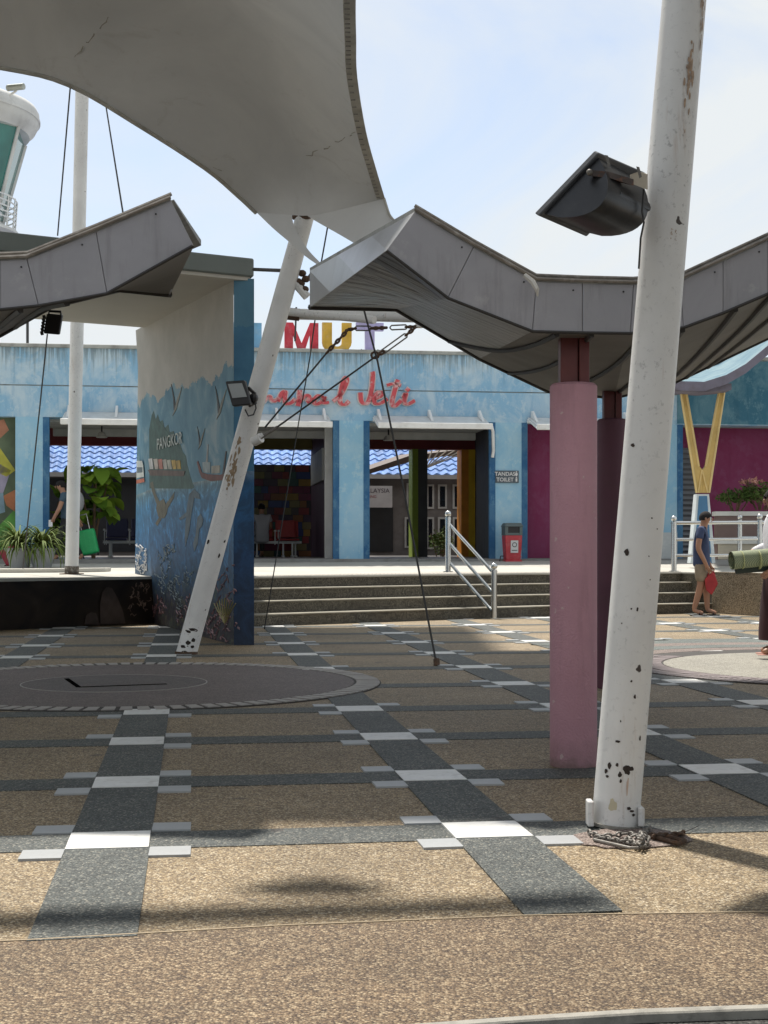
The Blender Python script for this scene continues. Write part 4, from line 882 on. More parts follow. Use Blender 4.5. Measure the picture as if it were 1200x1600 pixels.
def squig(cx, cy, sx, sy, n, mb, r=.007, steps=5):
    for i in range(n):
        x, y = cx + random.gauss(0, sx), cy + random.gauss(0, sy); q = [(x, y)]
        for _ in range(steps): x += random.uniform(-3, 3); y += random.uniform(-5, 5); q.append((x, y))
        mb.tube([onface(a, b, .004) for a, b in q], r, 4)
squig(264, 868, 5, 9, 16, scr); squig(262, 915, 9, 8, 18, scr, .005); squig(278, 935, 8, 14, 16, scr, .005); squig(292, 900, 5, 8, 10, scr, .005); squig(250, 885, 3, 10, 8, scr, .006)
stuff(scr.build('painted_strokes', mat('mural_pale_strokes', (.26, .31, .32), .6, var=.5, scale=9), PT))
scr = MB(); squig(250, 950, 5, 8, 16, scr, .008); squig(335, 975, 16, 9, 34, scr, .008); squig(350, 920, 8, 22, 24, scr, .007); squig(300, 960, 18, 8, 26, scr, .008)
stuff(scr.build('painted_coral', mat('mural_coral', (.22, .12, .13), .6, var=.8, scale=14), PT))
scr = MB()
for i in range(9): x = 335 + i*4.2; scr.tube([onface(a, b, .004) for a, b in ((352, 975), (351 + (x-352)*.6, 955), (x, 934 + abs(i-4)*2.2))], .008, 4)
scr.build('painted_fan', mat('mural_fan', (.30, .27, .10), .6, var=.3), PT)
# painted ferry on the lit facet
fn2 = (bk_b - cr_b).cross(cr_t - cr_b).normalized()
if fn2.y > 0: fn2 = -fn2
def dc2(pts, c_, nm, t=.003): return decal(pts, cr_b, fn2, mat('mq_%d_%d_%d' % tuple(int(v*100) for v in c_), c_, .6, var=.2), PT, nm, t)
dc2([(213.5, 720), (222, 720), (224, 728), (225, 745), (213.5, 747)], (.60, .64, .62), 'painted_ferry'); dc2([(213.5, 750), (225, 747), (226, 753), (213.5, 756)], (.50, .14, .08), 'painted_hull', .004); dc2([(214.5, 730), (223, 730), (223, 738), (214.5, 739)], (.12, .16, .18), 'painted_windows', .0045)
scr = MB(); f2 = fn2.normalized()
for i in range(26):
    x, y = random.uniform(213, 228), random.uniform(855, 893); q = [(x, y)]
    for _ in range(4): x = min(229, max(212, x + random.uniform(-4, 4))); y = min(896, y + random.uniform(-6, 6)); q.append((x, y))
    scr.tube([hit(a, b, cr_b + f2*.003, f2) for a, b in q], .007, 4)
stuff(scr.build('painted_strokes', mat('mural_white', (.60, .60, .60), .6), PT))
# PANGKOR lettering lying on the oblique face
me = text_mesh('PANGKOR', 1.0, .003, .004); me.materials.clear(); me.materials.append(mat('pangkor_ink', (.50, .55, .53), .6))
a0_, a1_ = onface(247.5, 698), onface(287, 698); zt_ = onface(267, 679).z; zb_ = onface(267, 698).z; xd = a1_ - a0_; xd.z = 0
xs_ = [v.co.x for v in me.vertices]; ys_ = [v.co.y for v in me.vertices]
xd = (a1_ - a0_); Ld = xd.length; xd.normalize(); fnn = xd.cross((onface(267, 679) - onface(267, 698)).normalized()); fnn = -fnn if fnn.y > 0 else fnn; fnn.normalize()
o = bpy.data.objects.new('lettering', me); col.objects.link(o); o.parent = PT
mw = Matrix(((xd.x, 0, fnn.x, 0), (xd.y, 0, fnn.y, 0), (0, 1, 0, 0), (0, 0, 0, 1))); cpt = (a0_ + a1_)/2
Mx = Matrix.Translation(Vector((cpt.x, cpt.y, (a0_.z + a1_.z)/2)) + fnn*.022 - PT.location) @ mw @ Matrix.Diagonal((Ld/(max(xs_)-min(xs_)), (zt_-zb_)/(max(ys_)-min(ys_)), 1, 1)); o.matrix_local = Mx

# ------------------------------------------------------------------ membrane roof
m, nt_, b_ = nodes('membrane_fabric'); v_ = obj_coord(nt_)
n1_ = noise(nt_, v_, .7, 7, .6, .6); r1_ = ramp(nt_, [(.3, (.60, .61, .62)), (.7, (.77, .78, .78))]); nt_.links.new(n1_, r1_.inputs[0])
n2_ = noise(nt_, v_, 2.4, 9, .7, 1.5); r2_ = ramp(nt_, [(.58, 0), (.78, .5)]); nt_.links.new(n2_, r2_.inputs[0]); c_ = mixc(nt_, r2_.outputs[0], r1_.outputs[0], (.42, .40, .36))
nt_.links.new(c_, b_.inputs['Base Color']); b_.inputs['Roughness'].default_value = .6; b_.inputs['Specular IOR Level'].default_value = .2
tl = NN(nt_, 'ShaderNodeBsdfTranslucent'); tl.inputs[0].default_value = (.55, .55, .53, 1); ms_ = NN(nt_, 'ShaderNodeMixShader'); ms_.inputs[0].default_value = .05
nt_.links.new(b_.outputs[0], ms_.inputs[1]); nt_.links.new(tl.outputs[0], ms_.inputs[2]); nt_.links.new(ms_.outputs[0], nt_.nodes['Material Output'].inputs[0]); M_mem = m
M_pole_tmp = M_metalw
MR = thing('membrane_roof', 'large off-white tensioned fabric roof sweeping down to the leaning mast', 'canopy', P(475, 345, 14.8))
LE = [(-250, 68, 12), (0, 104, 12.8), (107, 131, 13.1), (213, 192, 13.5), (320, 261, 14.0), (370, 303, 14.4), (400, 331, 14.6)]
RE = [(556, -100, 8.3), (553, 0, 9.2), (554, 60, 10), (556, 120, 11), (570, 205, 12.3), (587, 267, 13.3), (600, 310, 14.0)]
def cr(pts, n):      # smooth resampling
    e_ = [2*pts[0] - pts[1]] + pts + [2*pts[-1] - pts[-2]]; out = []
    for i in range(1, len(e_)-2):
        for k in range(n):
            t = k/n; a, b, c_, d = e_[i-1], e_[i], e_[i+1], e_[i+2]; out.append(.5*((2*b) + (-a+c_)*t + (2*a-5*b+4*c_-d)*t*t + (-a+3*b-3*c_+d)*t*t*t))
    return out + [pts[-1]]
le = cr([P(*q) for q in LE], 4); re = cr([P(*q) for q in RE], 4); n = len(le); rws = []; J = 24
for i in range(n):
    row = []; t = i/(n-1)
    for j_ in range(J+1):
        u = j_/J; p = le[i].lerp(re[i], u); sag = math.sin(PI*u)*(1-t)**.8; p = p + Vector((0, 0, .9*sag)) + Vector((0, .5*sag, 0)); row.append(p)
    rws.append(row)
Ym = lambda x: 14.6 - .6*(x-400)/200
last = cr([P(x, y, Ym(x)) for x, y in [(400, 331), (428, 334), (456, 336), (480, 337), (510, 333), (555, 322), (600, 310)]], 4); rws[-1] = last
MB().grid(rws).build('fabric', M_mem, MR, smooth=True)
def tail(rw): MB().grid([[a.lerp(b, k/5) for k in range(6)] for a, b in zip(cr([P(*r[0]) for r in rw], 4), cr([P(*r[1]) for r in rw], 4))]).build('fabric_tail', M_mem, MR, smooth=True)
def T_(x, y): return (x, y, Ym(x))
tail([(T_(*a), T_(*b)) for a, b in [((400, 331), (456, 336)), ((428, 358), (459, 352)), ((453, 379), (468, 370)), ((478, 401), (483, 392)), ((501, 417), (502, 412))]])
tail([(T_(*a), T_(*b)) for a, b in [((480, 337), (600, 310)), ((496, 347), (605, 328)), ((533, 368), (611, 342)), ((555, 381), (616, 350))]])
MB().grid([[Vector((-5.6 - 9*u/10, -9 + 20*v/10, 5.5 + .8*math.sin(PI*u/10) + .5*math.sin(PI*v/10))) for u in range(11)] for v in range(11)]).build('fabric', M_mem, MR, smooth=True)  # unseen side sheet added at left to hold back sky light
def shade_roof(x0, x1, y0, y1, z): MB().grid([[Vector((x0 + (x1-x0)*u/12, y0 + (y1-y0)*v/12, z + .5*math.sin(PI*u/12) + .3*math.sin(PI*v/12))) for u in range(13)] for v in range(13)]).build('fabric', M_mem, MR, smooth=True)  # unseen high sheets, added only to throw shade on the plaza
shade_roof(-9, 12, 9.4, 15.5, 7.9); shade_roof(-9, .9, 15.5, 19.3, 8.7); shade_roof(-9, -.8, 19.2, 25.0, 11.2)
# welded hems along the edges and lacing clips
M_hem = mat('membrane_hem', (.46, .45, .41), .6, var=.2, scale=3, dirt=.5, dirtc=(.2, .17, .13))
dn = Vector((0, 0, -.012))
MB().tube([p + dn for p in le], .02, 6).build('edge_hem', M_hem, MR, smooth=True); 
hem = [[p + Vector((-.07, 0, -.010)), p + Vector((.012, 0, -.008))] for p in re]; MB().grid(hem).build('edge_hem', M_hem, MR)
hc = cr([P(600, 310, 13.98), P(608, 335, 13.96), P(616, 350, 13.94), P(590, 363, 14.0), P(555, 381, 14.1)], 4); MB().tube(hc, .014, 5).build('edge_hem', M_hem, MR)
cm = None
for i in range(0, n-1):
    for s_ in (0, .5):
        p = re[i].lerp(re[i+1], s_) + Vector((-.045, 0, -.022))
        if cm is None: o = MB().box(-.018, .018, -.004, .004, -.004, .004).build('clip', mat('clip_grey', (.22, .21, .19), .6), MR, local=True); cm = o.data
        else: o = share('clip', cm, MR)
        o.location = p - MR.location
# seams (dirt gathered in weld lines)
def memY(px, py):
    best = min(((600 + p.x/p.y*FP - px)**2 + (HOR - (p.z-EYE)/p.y*FP - py)**2, p.y) for r_ in rws for p in r_ if p.y > 5); return best[1]
def seam(pts, r=.008):
    q = cr([P(x, y, memY(x, y)) for x, y in pts], 5); q = [p + Vector((random.uniform(-.02, .02), 0, random.uniform(-.02, .02) - .012)) for p in q]
    k = 0
    while k < len(q) - 1:
        e_ = min(len(q), k + random.randint(2, 5)); MB().tube(q[k:e_], [r*random.uniform(.3, 1.1) for _ in q[k:e_]], 4).build('seam', mat('seam_dirt', (.34, .32, .28), .8, var=.4, scale=30), MR); k = e_ - random.choice((0, 1))
seam([(62, 108), (95, 98), (125, 78), (150, 50), (172, 22), (190, 2)]); seam([(480, 243), (510, 228), (540, 212), (556, 205)], .006); seam([(330, 262), (365, 266), (398, 268)], .005)
# unseen strip and plate added overhead to cast a shadow band and blot
hi_ = 5.0; dx_, dy_ = -.18*hi_, .45*hi_
MB().hexa([(-6 + dx_, 4.25 + dy_ - .8, hi_), (.7 + dx_, 4.33 + dy_, hi_), (.7 + dx_, 4.53 + dy_, hi_), (-6 + dx_, 4.50 + dy_ - .8, hi_)], [(-6 + dx_, 4.25 + dy_ - .8, hi_+.05), (.7 + dx_, 4.33 + dy_, hi_+.05), (.7 + dx_, 4.53 + dy_, hi_+.05), (-6 + dx_, 4.50 + dy_ - .8, hi_+.05)]).build('shadow_belt', M_mem, MR)
hp = [(-.50, 4.66), (-.24, 4.82), (.0, 4.66), (-.05, 4.55), (-.40, 4.55)]
MB().prism([(a + dx_, b + dy_) for a, b in hp], hi_ + .1, hi_ + .14).build('shadow_plate', M_pole_tmp, MR)
M_pole = None
# white pole paint with chips and rust
m, nt_, b_ = nodes('chipped_white_paint'); v_ = obj_coord(nt_); vs_ = obj_coord(nt_, (5, 5, .5))
n1_ = noise(nt_, v_, 2, 6, .6); r1_ = ramp(nt_, [(.3, (.66, .66, .65)), (.7, (.80, .80, .79))]); nt_.links.new(n1_, r1_.inputs[0])
n4_ = noise(nt_, v_, 38, 5, .7); r4_ = ramp(nt_, [(.57, 0), (.66, .55)]); nt_.links.new(n4_, r4_.inputs[0]); n5_ = noise(nt_, v_, 1.3, 3); r5_ = ramp(nt_, [(.42, 0), (.58, 1)]); nt_.links.new(n5_, r5_.inputs[0])
c0_ = mixc(nt_, math_(nt_, 'MULTIPLY', r4_.outputs[0], r5_.outputs[0]), r1_.outputs[0], (.25, .25, .25))
n2_ = noise(nt_, vs_, 2.0, 6, .65); r2_ = ramp(nt_, [(.62, 0), (.72, .55)]); nt_.links.new(n2_, r2_.inputs[0]); c1_ = mixc(nt_, r2_.outputs[0], c0_, (.40, .27, .19))
n3_ = noise(nt_, v_, 9, 3, .5); r3_ = ramp(nt_, [(.725, 0), (.74, 1)]); nt_.links.new(n3_, r3_.inputs[0]); c2__ = mixc(nt_, r3_.outputs[0], c1_, (.05, .035, .03))
nt_.links.new(c2__, b_.inputs['Base Color']); b_.inputs['Roughness'].default_value = .42; bump(nt_, b_, n4_, .25, .003); M_pole = m
M_chip = mat('bare_rusty_metal', (.035, .024, .02), .8, var=.3, scale=30)
# leaning mast
LM = thing('leaning_mast', 'leaning white steel mast holding up the membrane roof in front of the mural', 'mast', G(290, 1020))
b0_ = G(291, 1022); t0_ = P(477, 336, 14.55)
MB().tube([b0_, b0_.lerp(t0_, .5), t0_], [.108, .108, .095], 28).build('mast_tube', M_pole, LM, smooth=True)
MB().tube([b0_ - Vector((0, 0, .0)), b0_ + Vector((0, 0, .03))], .12, 20).build('base_plate', M_rust, LM)
MB().tube([t0_ + Vector((-.12, 0, -.02)), t0_ + Vector((.05, -.12, -.04))], .03, 8).build('top_ring', M_rust, LM)
# chips near the foot (flat irregular scabs wrapped on the front)
def chip(parent, base, top, r, h, ang, w, hh, m=M_chip, k=10):
    d = (top - base).normalized(); c_ = base + d*(h/d.z); x = Vector((1, 0, 0)) - d*d.x; x.normalize(); y = d.cross(x); rws_ = []
    rag = [random.uniform(.6, 1) for _ in range(k)]
    fr = [(ang + w*rag[i]*math.cos(2*PI*i/k)/r, hh*rag[i]*math.sin(2*PI*i/k)) for i in range(k)]
    pts = [c_ + (x*math.sin(a) - y*math.cos(a)*(1 if y.y > 0 else -1))*(r + .0022) + d*b for a, b in fr]; cen = c_ + (x*math.sin(ang) - y*math.cos(ang)*(1 if y.y > 0 else -1))*(r + .0025)
    MB().add([cen] + pts, [(0, 1 + i, 1 + (i+1) % k) for i in range(k)]).build('paint_chip', m, parent)
for h, a, w_, hh in ((.27, .1, .055, .02), (.24, -.3, .04, .015), (.17, .4, .025, .03), (.13, 0, .03, .03), (.08, -.4, .04, .02), (.10, .5, .025, .02), (.03, .1, .07, .02), (1.05, .7, .015, .03), (1.15, -.8, .02, .04), (1.2, .9, .015, .02)): chip(LM, b0_, t0_, .108, h, a, w_, hh)
M_brw = mat('brown_stain', (.30, .22, .14), .8, var=.3, scale=20)

def streak(parent, base, top, r, h, ang, w, hh, m, n=22):
    for i in range(n):
        u = random.gauss(0, .45); chip(parent, base, top, r + random.uniform(0, .0015), h + u*hh, ang + random.gauss(0, .35)*w/r, w*random.uniform(.10, .35), hh*random.uniform(.05, .22), m, 9)
streak(LM, b0_, t0_, .107, 1.9, -.28, .06, .26, M_brw, 34)
# floodlight on the mast
FL = thing('floodlight', 'small black floodlight clamped to the leaning mast before the mural', 'floodlight', P(388, 628, 14.4))
fc = [(352, 596), (382, 594), (392, 632), (363, 635)]; fi = [(356, 600), (378, 598.5), (386, 620), (363, 622)]
MB().hexa([P(x, y, 14.2) for x, y in fc], [P(x + 3, y + 1, 14.38) for x, y in fc]).build('housing', M_black, FL, bevel=.01)
MB().hexa([P(x, y, 14.185) for x, y in fi], [P(x, y, 14.205) for x, y in fi]).build('glass', M_glass, FL)
MB().tube([P(388, 606, 14.35), P(398, 615, 14.42), P(399, 630, 14.42), P(390, 634, 14.35)], .018, 6).build('bracket', M_black, FL); MB().tube([P(383, 640, 14.35), P(388, 650, 14.32), P(396, 648, 14.32), P(400, 638, 14.4), P(398, 625, 14.4)], .008, 5).build('cable', M_black, FL)
MB().ball(P(396, 622, 14.38), .05, 8).build('clamp', M_black, FL)
# stub bracket, cables, turnbuckles
SB = MB().tube([P(396, 690, 14.35), P(408, 684, 14.3)], .05, 10); SB.tube([P(404, 684, 14.3), P(411, 679, 14.3)], .025, 8); SB.build('cable_lug', M_pole, LM, smooth=True)
SBp = thing('strut_pair', 'pair of white horizontal tubes behind the right shelter tip', 'strut', P(455, 492, 14.8))
MB().tube([P(468, 491, 15.1), P(648, 495, 14.3)], .058, 16).build('tube', M_pole, SBp, smooth=True); MB().tube([P(448, 487, 14.9), P(585, 500, 14.2)], .04, 12).build('tube', M_pole, SBp, smooth=True)
MB().tube([P(646, 494, 14.3), P(656, 496, 14.28), P(656, 512, 14.28)], [.055, .055, .04], 10).build('end_lug', M_pole, SBp, smooth=True); MB().tube([P(448, 490, 14.95), P(468, 492, 14.95)], .065, 8).build('collar', M_rust, SBp)
def cable(pts, label, grp='steel guy cables of the membrane roof', r=.009, m=M_cable, nm='guy_cable'):
    return tag(MB().tube([P(*q) for q in pts], r, 6).build(nm, m, origin=tuple(P(*pts[-1]))), label, 'cable', grp)
def shackle_chain(parent, a, b, n=7, r=.012, m=M_rust):
    a, b = P(*a), P(*b); d = (b - a); Ls = d.length/n; dn_ = d.normalized(); s_ = dn_.cross(Vector((0, 1, 0))).normalized(); o_ = Vector((0, 1, 0))
    for i in range(n):
        c_ = a + d*((i+.5)/n); w_ = s_ if i % 2 else o_; q = [c_ + dn_*Ls*.62*math.cos(t) + w_*Ls*.28*math.sin(t) for t in [2*PI*k/10 for k in range(11)]]; MB().tube(q, r, 5).build('chain_link', m, parent)
def turnbuckle(parent, a, b):
    a, b = P(*a), P(*b); d = (b-a).normalized(); s_ = d.cross(Vector((0, 1, 0))).normalized()*.022
    MB().tube([a - d*.02, a + s_, b + s_, b + d*.02], .008, 5).tube([a - d*.02, a - s_, b - s_, b + d*.02], .008, 5).build('turnbuckle', M_galv, parent)
T1 = thing('stay_cable', 'stay cable with turnbuckle from the mast bracket up to the white tube end', 'cable', P(403, 688, 14.3))
MB().tube([P(432, 668, 14.3), P(587, 557, 14.28)], .010, 6).build('wire', M_cable, T1); MB().tube([P(405, 686, 14.3), P(434, 667, 14.3)], .018, 6).build('end_fitting', M_galv, T1); MB().tube([P(520 + 6*math.cos(a) + 66, 555 + 5*math.sin(a), 14.28) for a in [PI*k/5 for k in range(11)]], .012, 5).build('ring', M_rust, T1)
turnbuckle(T1, (598, 550, 14.28), (634, 524, 14.28)); shackle_chain(T1, (634, 524, 14.28), (650, 511, 14.28), 3); shackle_chain(T1, (587, 557, 14.28), (600, 549, 14.28), 2)
T2 = thing('stay_cable', 'stay cable left of the turnbuckle stay, ending at a chain near the yellow U', 'cable', P(414, 668, 14.3))
MB().tube([P(414, 668, 14.3), P(510, 552, 14.28)], .010, 6).build('wire', M_cable, T2); shackle_chain(T2, (510, 552, 14.28), (545, 514, 14.28), 7); 
T3 = thing('shackle_chain', 'rusty chain with turnbuckles strung level across the letters U and T', 'chain', P(600, 512, 14.28))
shackle_chain(T3, (541, 516, 14.28), (556, 513, 14.28), 3); turnbuckle(T3, (557, 513, 14.28), (578, 513, 14.28)); shackle_chain(T3, (580, 513, 14.28), (604, 512, 14.28), 5, .014); turnbuckle(T3, (612, 512, 14.28), (634, 511, 14.28)); shackle_chain(T3, (634, 511, 14.28), (652, 510, 14.28), 4)
cable([(497, 465, 15.0), (484, 560, 17.5), (465, 670, 19), (412, 990, 19.4)], 'thin guy cable coming down to the paving just right of the mural pillar', r=.008)
g_ = cable([(566, 474, 13.8), (590, 565, 13.9), (630, 760, 13.6), (682, 1038, 13.33)], 'long guy cable anchored in the paving midway to the steps', r=.011)
cable([(110, 134, 18), (90, 368, 20)], 'thin cable just left of the upright mast top', r=.010); cable([(164, 156, 18), (193, 338, 14)], 'thin cable right of the upright mast, above the left shelter roof', r=.009)
cable([(74, 522, 21), (36, 888, 22.6)], 'thin cable falling to the platform beside the striped plants', r=.011)
cable([(397, 421, 16), (448, 423, 15.2), (472, 426, 14.8)], 'black cable from the portal roof corner to the leaning mast', r=.022)
cable([(512, 354, 14.7), (502, 410, 14.8)], 'short cable just right of the leaning mast top', r=.009); cable([(461, 533, 28), (463, 480, 28)], 'thin rod standing by the letter M', r=.02); cable([(43, 545, 30), (43, 498, 30)], 'thin rod on the roof at far left', r=.03)
CB = thing('cable_clamp', 'cluster of dark clamps at the sagging corner between mast and right shelter', 'clamp', P(474, 440, 14.6))
for q in ((472, 427), (478, 436), (470, 443), (476, 452), (466, 440)): MB().ball(P(*q, 14.6), .045, 8, (1, 1, .8)).build('shackle', M_rust, CB)
MB().tube([P(462, 443, 14.6), P(480, 464, 14.6)], .045, 8).build('lug', M_pole, CB); MB().tube([P(497, 412, 14.6), P(480, 436, 14.6)], .015, 5).build('wire', M_cable, CB)
stp_ = MB()
for a in range(11): pass
AN = MB().tube([P(682, 1030, 13.35), P(682.5, 1041, 13.32)], .03, 8).build('anchor', M_rust, None, origin=tuple(G(682, 1041))); tag(AN, 'small dark anchor socket at the foot of the long guy cable', 'anchor')

# upright mast at left
UM = thing('upright_mast', 'tall upright white mast standing on the platform at left', 'mast', P(112, 893, 22.6))
bU = P(112, 893, 22.6); bU.z = zp(bU.x, bU.y); tU = P(134.5, -150, 22.6)
MB().tube([bU, bU.lerp(tU, .5), tU], .105, 24).build('mast_tube', M_pole, UM, smooth=True)
MB().tube([bU, bU + (tU-bU).normalized()*.13], .112, 18).build('worn_foot', mat('worn_foot', (.12, .10, .08), .8, var=.5, scale=14, dirt=.9, dirtc=(.5, .5, .46)), UM)
MB().box(bU.x-.16, bU.x+.16, bU.y-.16, bU.y+.16, bU.z-.01, bU.z+.015).build('base_plate', M_rust, UM)

# ------------------------------------------------------------------ big white pole in front, with floodlight and chain
BP = thing('front_pole', 'big leaning white pole with rust chips in the right foreground', 'pole', G(960, 1292))
bp0 = G(961, 1290); tp0 = P(1069, 0, bp0.y + .06); tp1 = bp0 + (tp0 - bp0)*1.45
hs = [0, .3, .6, 1.0, 1.45]
MB().tube([bp0 + (tp0-bp0)*t for t in hs], [.0935, .0935, .091, .0875, .084], 48).build('pole_tube', M_pole, BP, smooth=True)
d_ = (tp0 - bp0).normalized()
MB().tube([bp0, bp0 + d_*.012], .105, 32).build('base_plate', M_kerb, BP)
for sx, hh in ((-.100, .10), (.098, .075)):
    MB().box(-.012, .012, -.035, .035, .0, hh).build('lug', M_pole, BP, local=True, bevel=.004).location = (sx, -.02, .01)
for h, a, w_, hh in ((.245, -.62, .010, .018), (.235, .12, .020, .018), (.24, .32, .014, .012), (.225, .2, .008, .012), (.22, -.75, .008, .012), (.20, -.68, .008, .008), (.215, -.15, .009, .013), (.19, -.1, .006, .010), (.25, -.3, .008, .008),
    (.085, .35, .012, .008), (.075, .5, .014, .006), (.06, .62, .010, .008), (.34, -.35, .012, .006), (.36, .62, .005, .012), (.52, .2, .006, .010), (.58, .0, .005, .006), (.86, .0, .005, .010), (.86, -.25, .004, .005), (.80, -.6, .004, .004), (1.08, -.65, .013, .018), (1.07, .3, .003, .004), (1.18, .6, .004, .004), (.98, .45, .003, .004), (.42, -.3, .003, .006), (1.22, .3, .005, .004), (1.5, -.8, .012, .010)):
    chip(BP, bp0, tp0, .0935 if h < 1.2 else .092, h, a, w_, hh)
M_rs = mat('rust_streak', (.40, .29, .21), .8, var=.35, scale=40); chip(BP, bp0, tp0, .0925, .17, .2, .006, .04, mat('faint_rust', (.58, .44, .36), .7), 12); chip(BP, bp0, tp0, .0925, .09, -.35, .02, .03, mat('yellow_stain', (.55, .50, .36), .7), 12)
for h, a, w_, hh, k_ in ((2.95, .35, .022, .16, 34), (3.30, .72, .014, .12, 26), (3.15, .85, .010, .14, 18), (2.345, .12, .006, .03, 8), (2.345, .32, .006, .03, 8)): streak(BP, bp0, tp0, .0895, h, a, w_, hh, M_rs, k_)
pt_ = tp1 + Vector((0, 0, -.05)); g0 = []
for i in range(13):
    v_ = i/12; g0.append([Vector((pt_.x, pt_.y, pt_.z)).lerp(Vector((pt_.x + .5, -9, 6.5)), v_) + Vector(((u_-.5)*2*(.2 + 9*v_**.7), -abs(u_-.5)*2*1.5*(1-v_), .5*math.sin(PI*u_))) for u_ in [k/12 for k in range(13)]])
MB().grid(g0).build('membrane', M_mem, BP, smooth=True)  # unseen sheet added overhead and behind the camera to block sky light
MB().grid([[Vector((3.2 + 10*u/10, -9 + 18.5*v/10, 5.5 + .7*math.sin(PI*u/10) + .5*math.sin(PI*v/10))) for u in range(11)] for v in range(11)]).build('membrane', M_mem, BP, smooth=True)  # second unseen sheet, added at right to cut the ambient light
# the floodlight: shallow trapezoid frame, curved reflector body, yoke and clamp
FB = thing('floodlight', 'large black floodlight with rounded back bolted to the big white pole', 'floodlight', P(1003, 285, 5.5))
Yb = 5.45
fA, fB_, fC, fD = P(838, 335, Yb - .10), P(932, 237, Yb - .10), P(1008, 270, Yb + .16), P(914, 368, Yb + .16)
nrm = (fB_ - fA).cross(fD - fA).normalized()
if nrm.z > 0: nrm = -nrm            # body hangs below/right of the glass
M_fl = mat('floodlight_grey', (.016, .017, .02), .38, var=.2, scale=8, bmp=.1, dirt=.35, dirtc=(.06, .06, .06)); M_flr = mat('floodlight_rim', (.075, .08, .09), .4, var=.15)
fr_ = [fA, fB_, fC, fD]; cen = sum(fr_, Vector())/4
MB().hexa([p - nrm*.012 for p in fr_], [p + nrm*.012 for p in fr_]).build('glass_frame', M_flr, FB, bevel=.004)
MB().hexa([cen + (p - cen)*.9 - nrm*.016 for p in fr_], [cen + (p - cen)*.9 - nrm*.013 for p in fr_]).build('glass', M_glass, FB)
# curved body: profile along A->B swept from front (A,B side) to back (D,C side)
eu = (fB_ - fA); ev = (fD - fA); rws_ = []
for v_i in range(7):
    v_ = .06 + .88*v_i/6; row = []
    for u_i in range(15):
        u_ = .05 + .90*u_i/14; t = u_i/14; dep = .17*math.sin(PI*min(1, t*1.02))**.62*(1.0 if 0 < v_i < 6 else .96)
        row.append(fA + eu*u_ + ev*v_ + nrm*(.010 + dep))
    rws_.append(row)
body = MB().grid(rws_)
for k in (0, 6):
    r_ = rws_[k]; base = [fA + eu*(.05 + .90*i/14) + ev*(.06 + .88*k/6) + nrm*.008 for i in range(15)]; body.grid([r_, base])
body.build('housing', M_fl, FB, smooth=True)
gb = MB()      # smaller gear box beside the reflector
rws_ = []
for v_i in range(5):
    v_ = .30 + .66*v_i/4; rws_.append([fA + eu*(.56 + .26*u_i/8) + ev*v_ + nrm*(.012 + .235*math.sin(PI*u_i/8)**.5*.6) for u_i in range(9)])
gb.grid(rws_); gb.grid([rws_[0], [fA + eu*(.56 + .26*i/8) + ev*.30 + nrm*.01 for i in range(9)]]); gb.grid([rws_[-1], [fA + eu*(.56 + .26*i/8) + ev*.96 + nrm*.01 for i in range(9)]]); gb.build('gear_box', M_fl, FB, smooth=True)
y0_, y1_ = P(919, 269, Yb - .12), P(985, 285, Yb - .02); 
MB().hexa([P(918, 265, Yb-.14), P(950, 268, Yb-.13), P(990, 280, Yb-.06), P(990, 290, Yb-.06), P(955, 279, Yb-.13), P(918, 274, Yb-.14)], [P(918, 265, Yb-.125), P(950, 268, Yb-.115), P(990, 280, Yb-.045), P(990, 290, Yb-.045), P(955, 279, Yb-.115), P(918, 274, Yb-.125)]).build('yoke', mat('yoke_rusty', (.06, .045, .04), .6, var=.4, scale=18, dirt=.7, dirtc=(.30, .10, .04)), FB)
MB().ball(P(921, 269, Yb-.15), .012, 8).build('bolt', M_galv, FB)
MB().hexa([P(984, 273, Yb-.06), P(998, 268, Yb-.04), P(1010, 272, Yb-.02), P(1010, 296, Yb-.02), P(1002, 293, Yb-.04), P(985, 286, Yb-.06)], [P(984, 273, Yb-.03), P(998, 268, Yb-.01), P(1012, 272, Yb+.03), P(1012, 296, Yb+.03), P(1002, 293, Yb-.01), P(985, 286, Yb-.03)]).build('clamp_plate', mat('clamp_cream', (.42, .38, .31), .6, var=.2), FB)
for q in ((948, 246), (997, 264)): MB().hexa([P(q[0]-3, q[1]-4, Yb-.10), P(q[0]+2, q[1]-3, Yb-.10), P(q[0]+6, q[1]+12, Yb-.10), P(q[0]+2, q[1]+15, Yb-.10)], [P(q[0]-3, q[1]-4, Yb-.09), P(q[0]+2, q[1]-3, Yb-.09), P(q[0]+6, q[1]+12, Yb-.09), P(q[0]+2, q[1]+15, Yb-.09)]).build('clip', M_galv, FB)
MB().tube([P(1006, 296, Yb), P(1003, 330, Yb-.01), P(1006, 348, Yb-.03), P(1001, 372, Yb-.02), P(998, 420, Yb)], .004, 5).build('wire', M_cable, FB)
# chain heap round the pole foot
CH = thing('chain_heap', 'greasy chain and steel bars heaped round the foot of the big white pole', 'chain', G(968, 1308))
def link(parent, c_, d, s, side, r=.0045, m=M_galv): q = [c_ + d*s*math.cos(t) + side*s*.55*math.sin(t) for t in [2*PI*k/10 for k in range(11)]]; MB().tube(q, r, 5).build('chain_link', m, parent)
def chain_path(pts, m=M_galv, s=.017, r=.0045, z=.03):
    pts = cr([Vector(p) for p in pts], 6); acc = 0; i = 0; prev = pts[0]; k = 0
    for p in pts[1:]:
        seg = (p - prev); acc += seg.length
        if acc >= s*1.35:
            d = seg.normalized(); side = (d.cross(Vector((0, 0, 1))) if k % 2 else Vector((0, 0, 1))); side = (side + Vector((0, 0, .3))).normalized(); link(CH, p, d, s, side, r, m); acc = 0; k += 1
        prev = p
def GZ(x, y, z): return G(x, y, z)
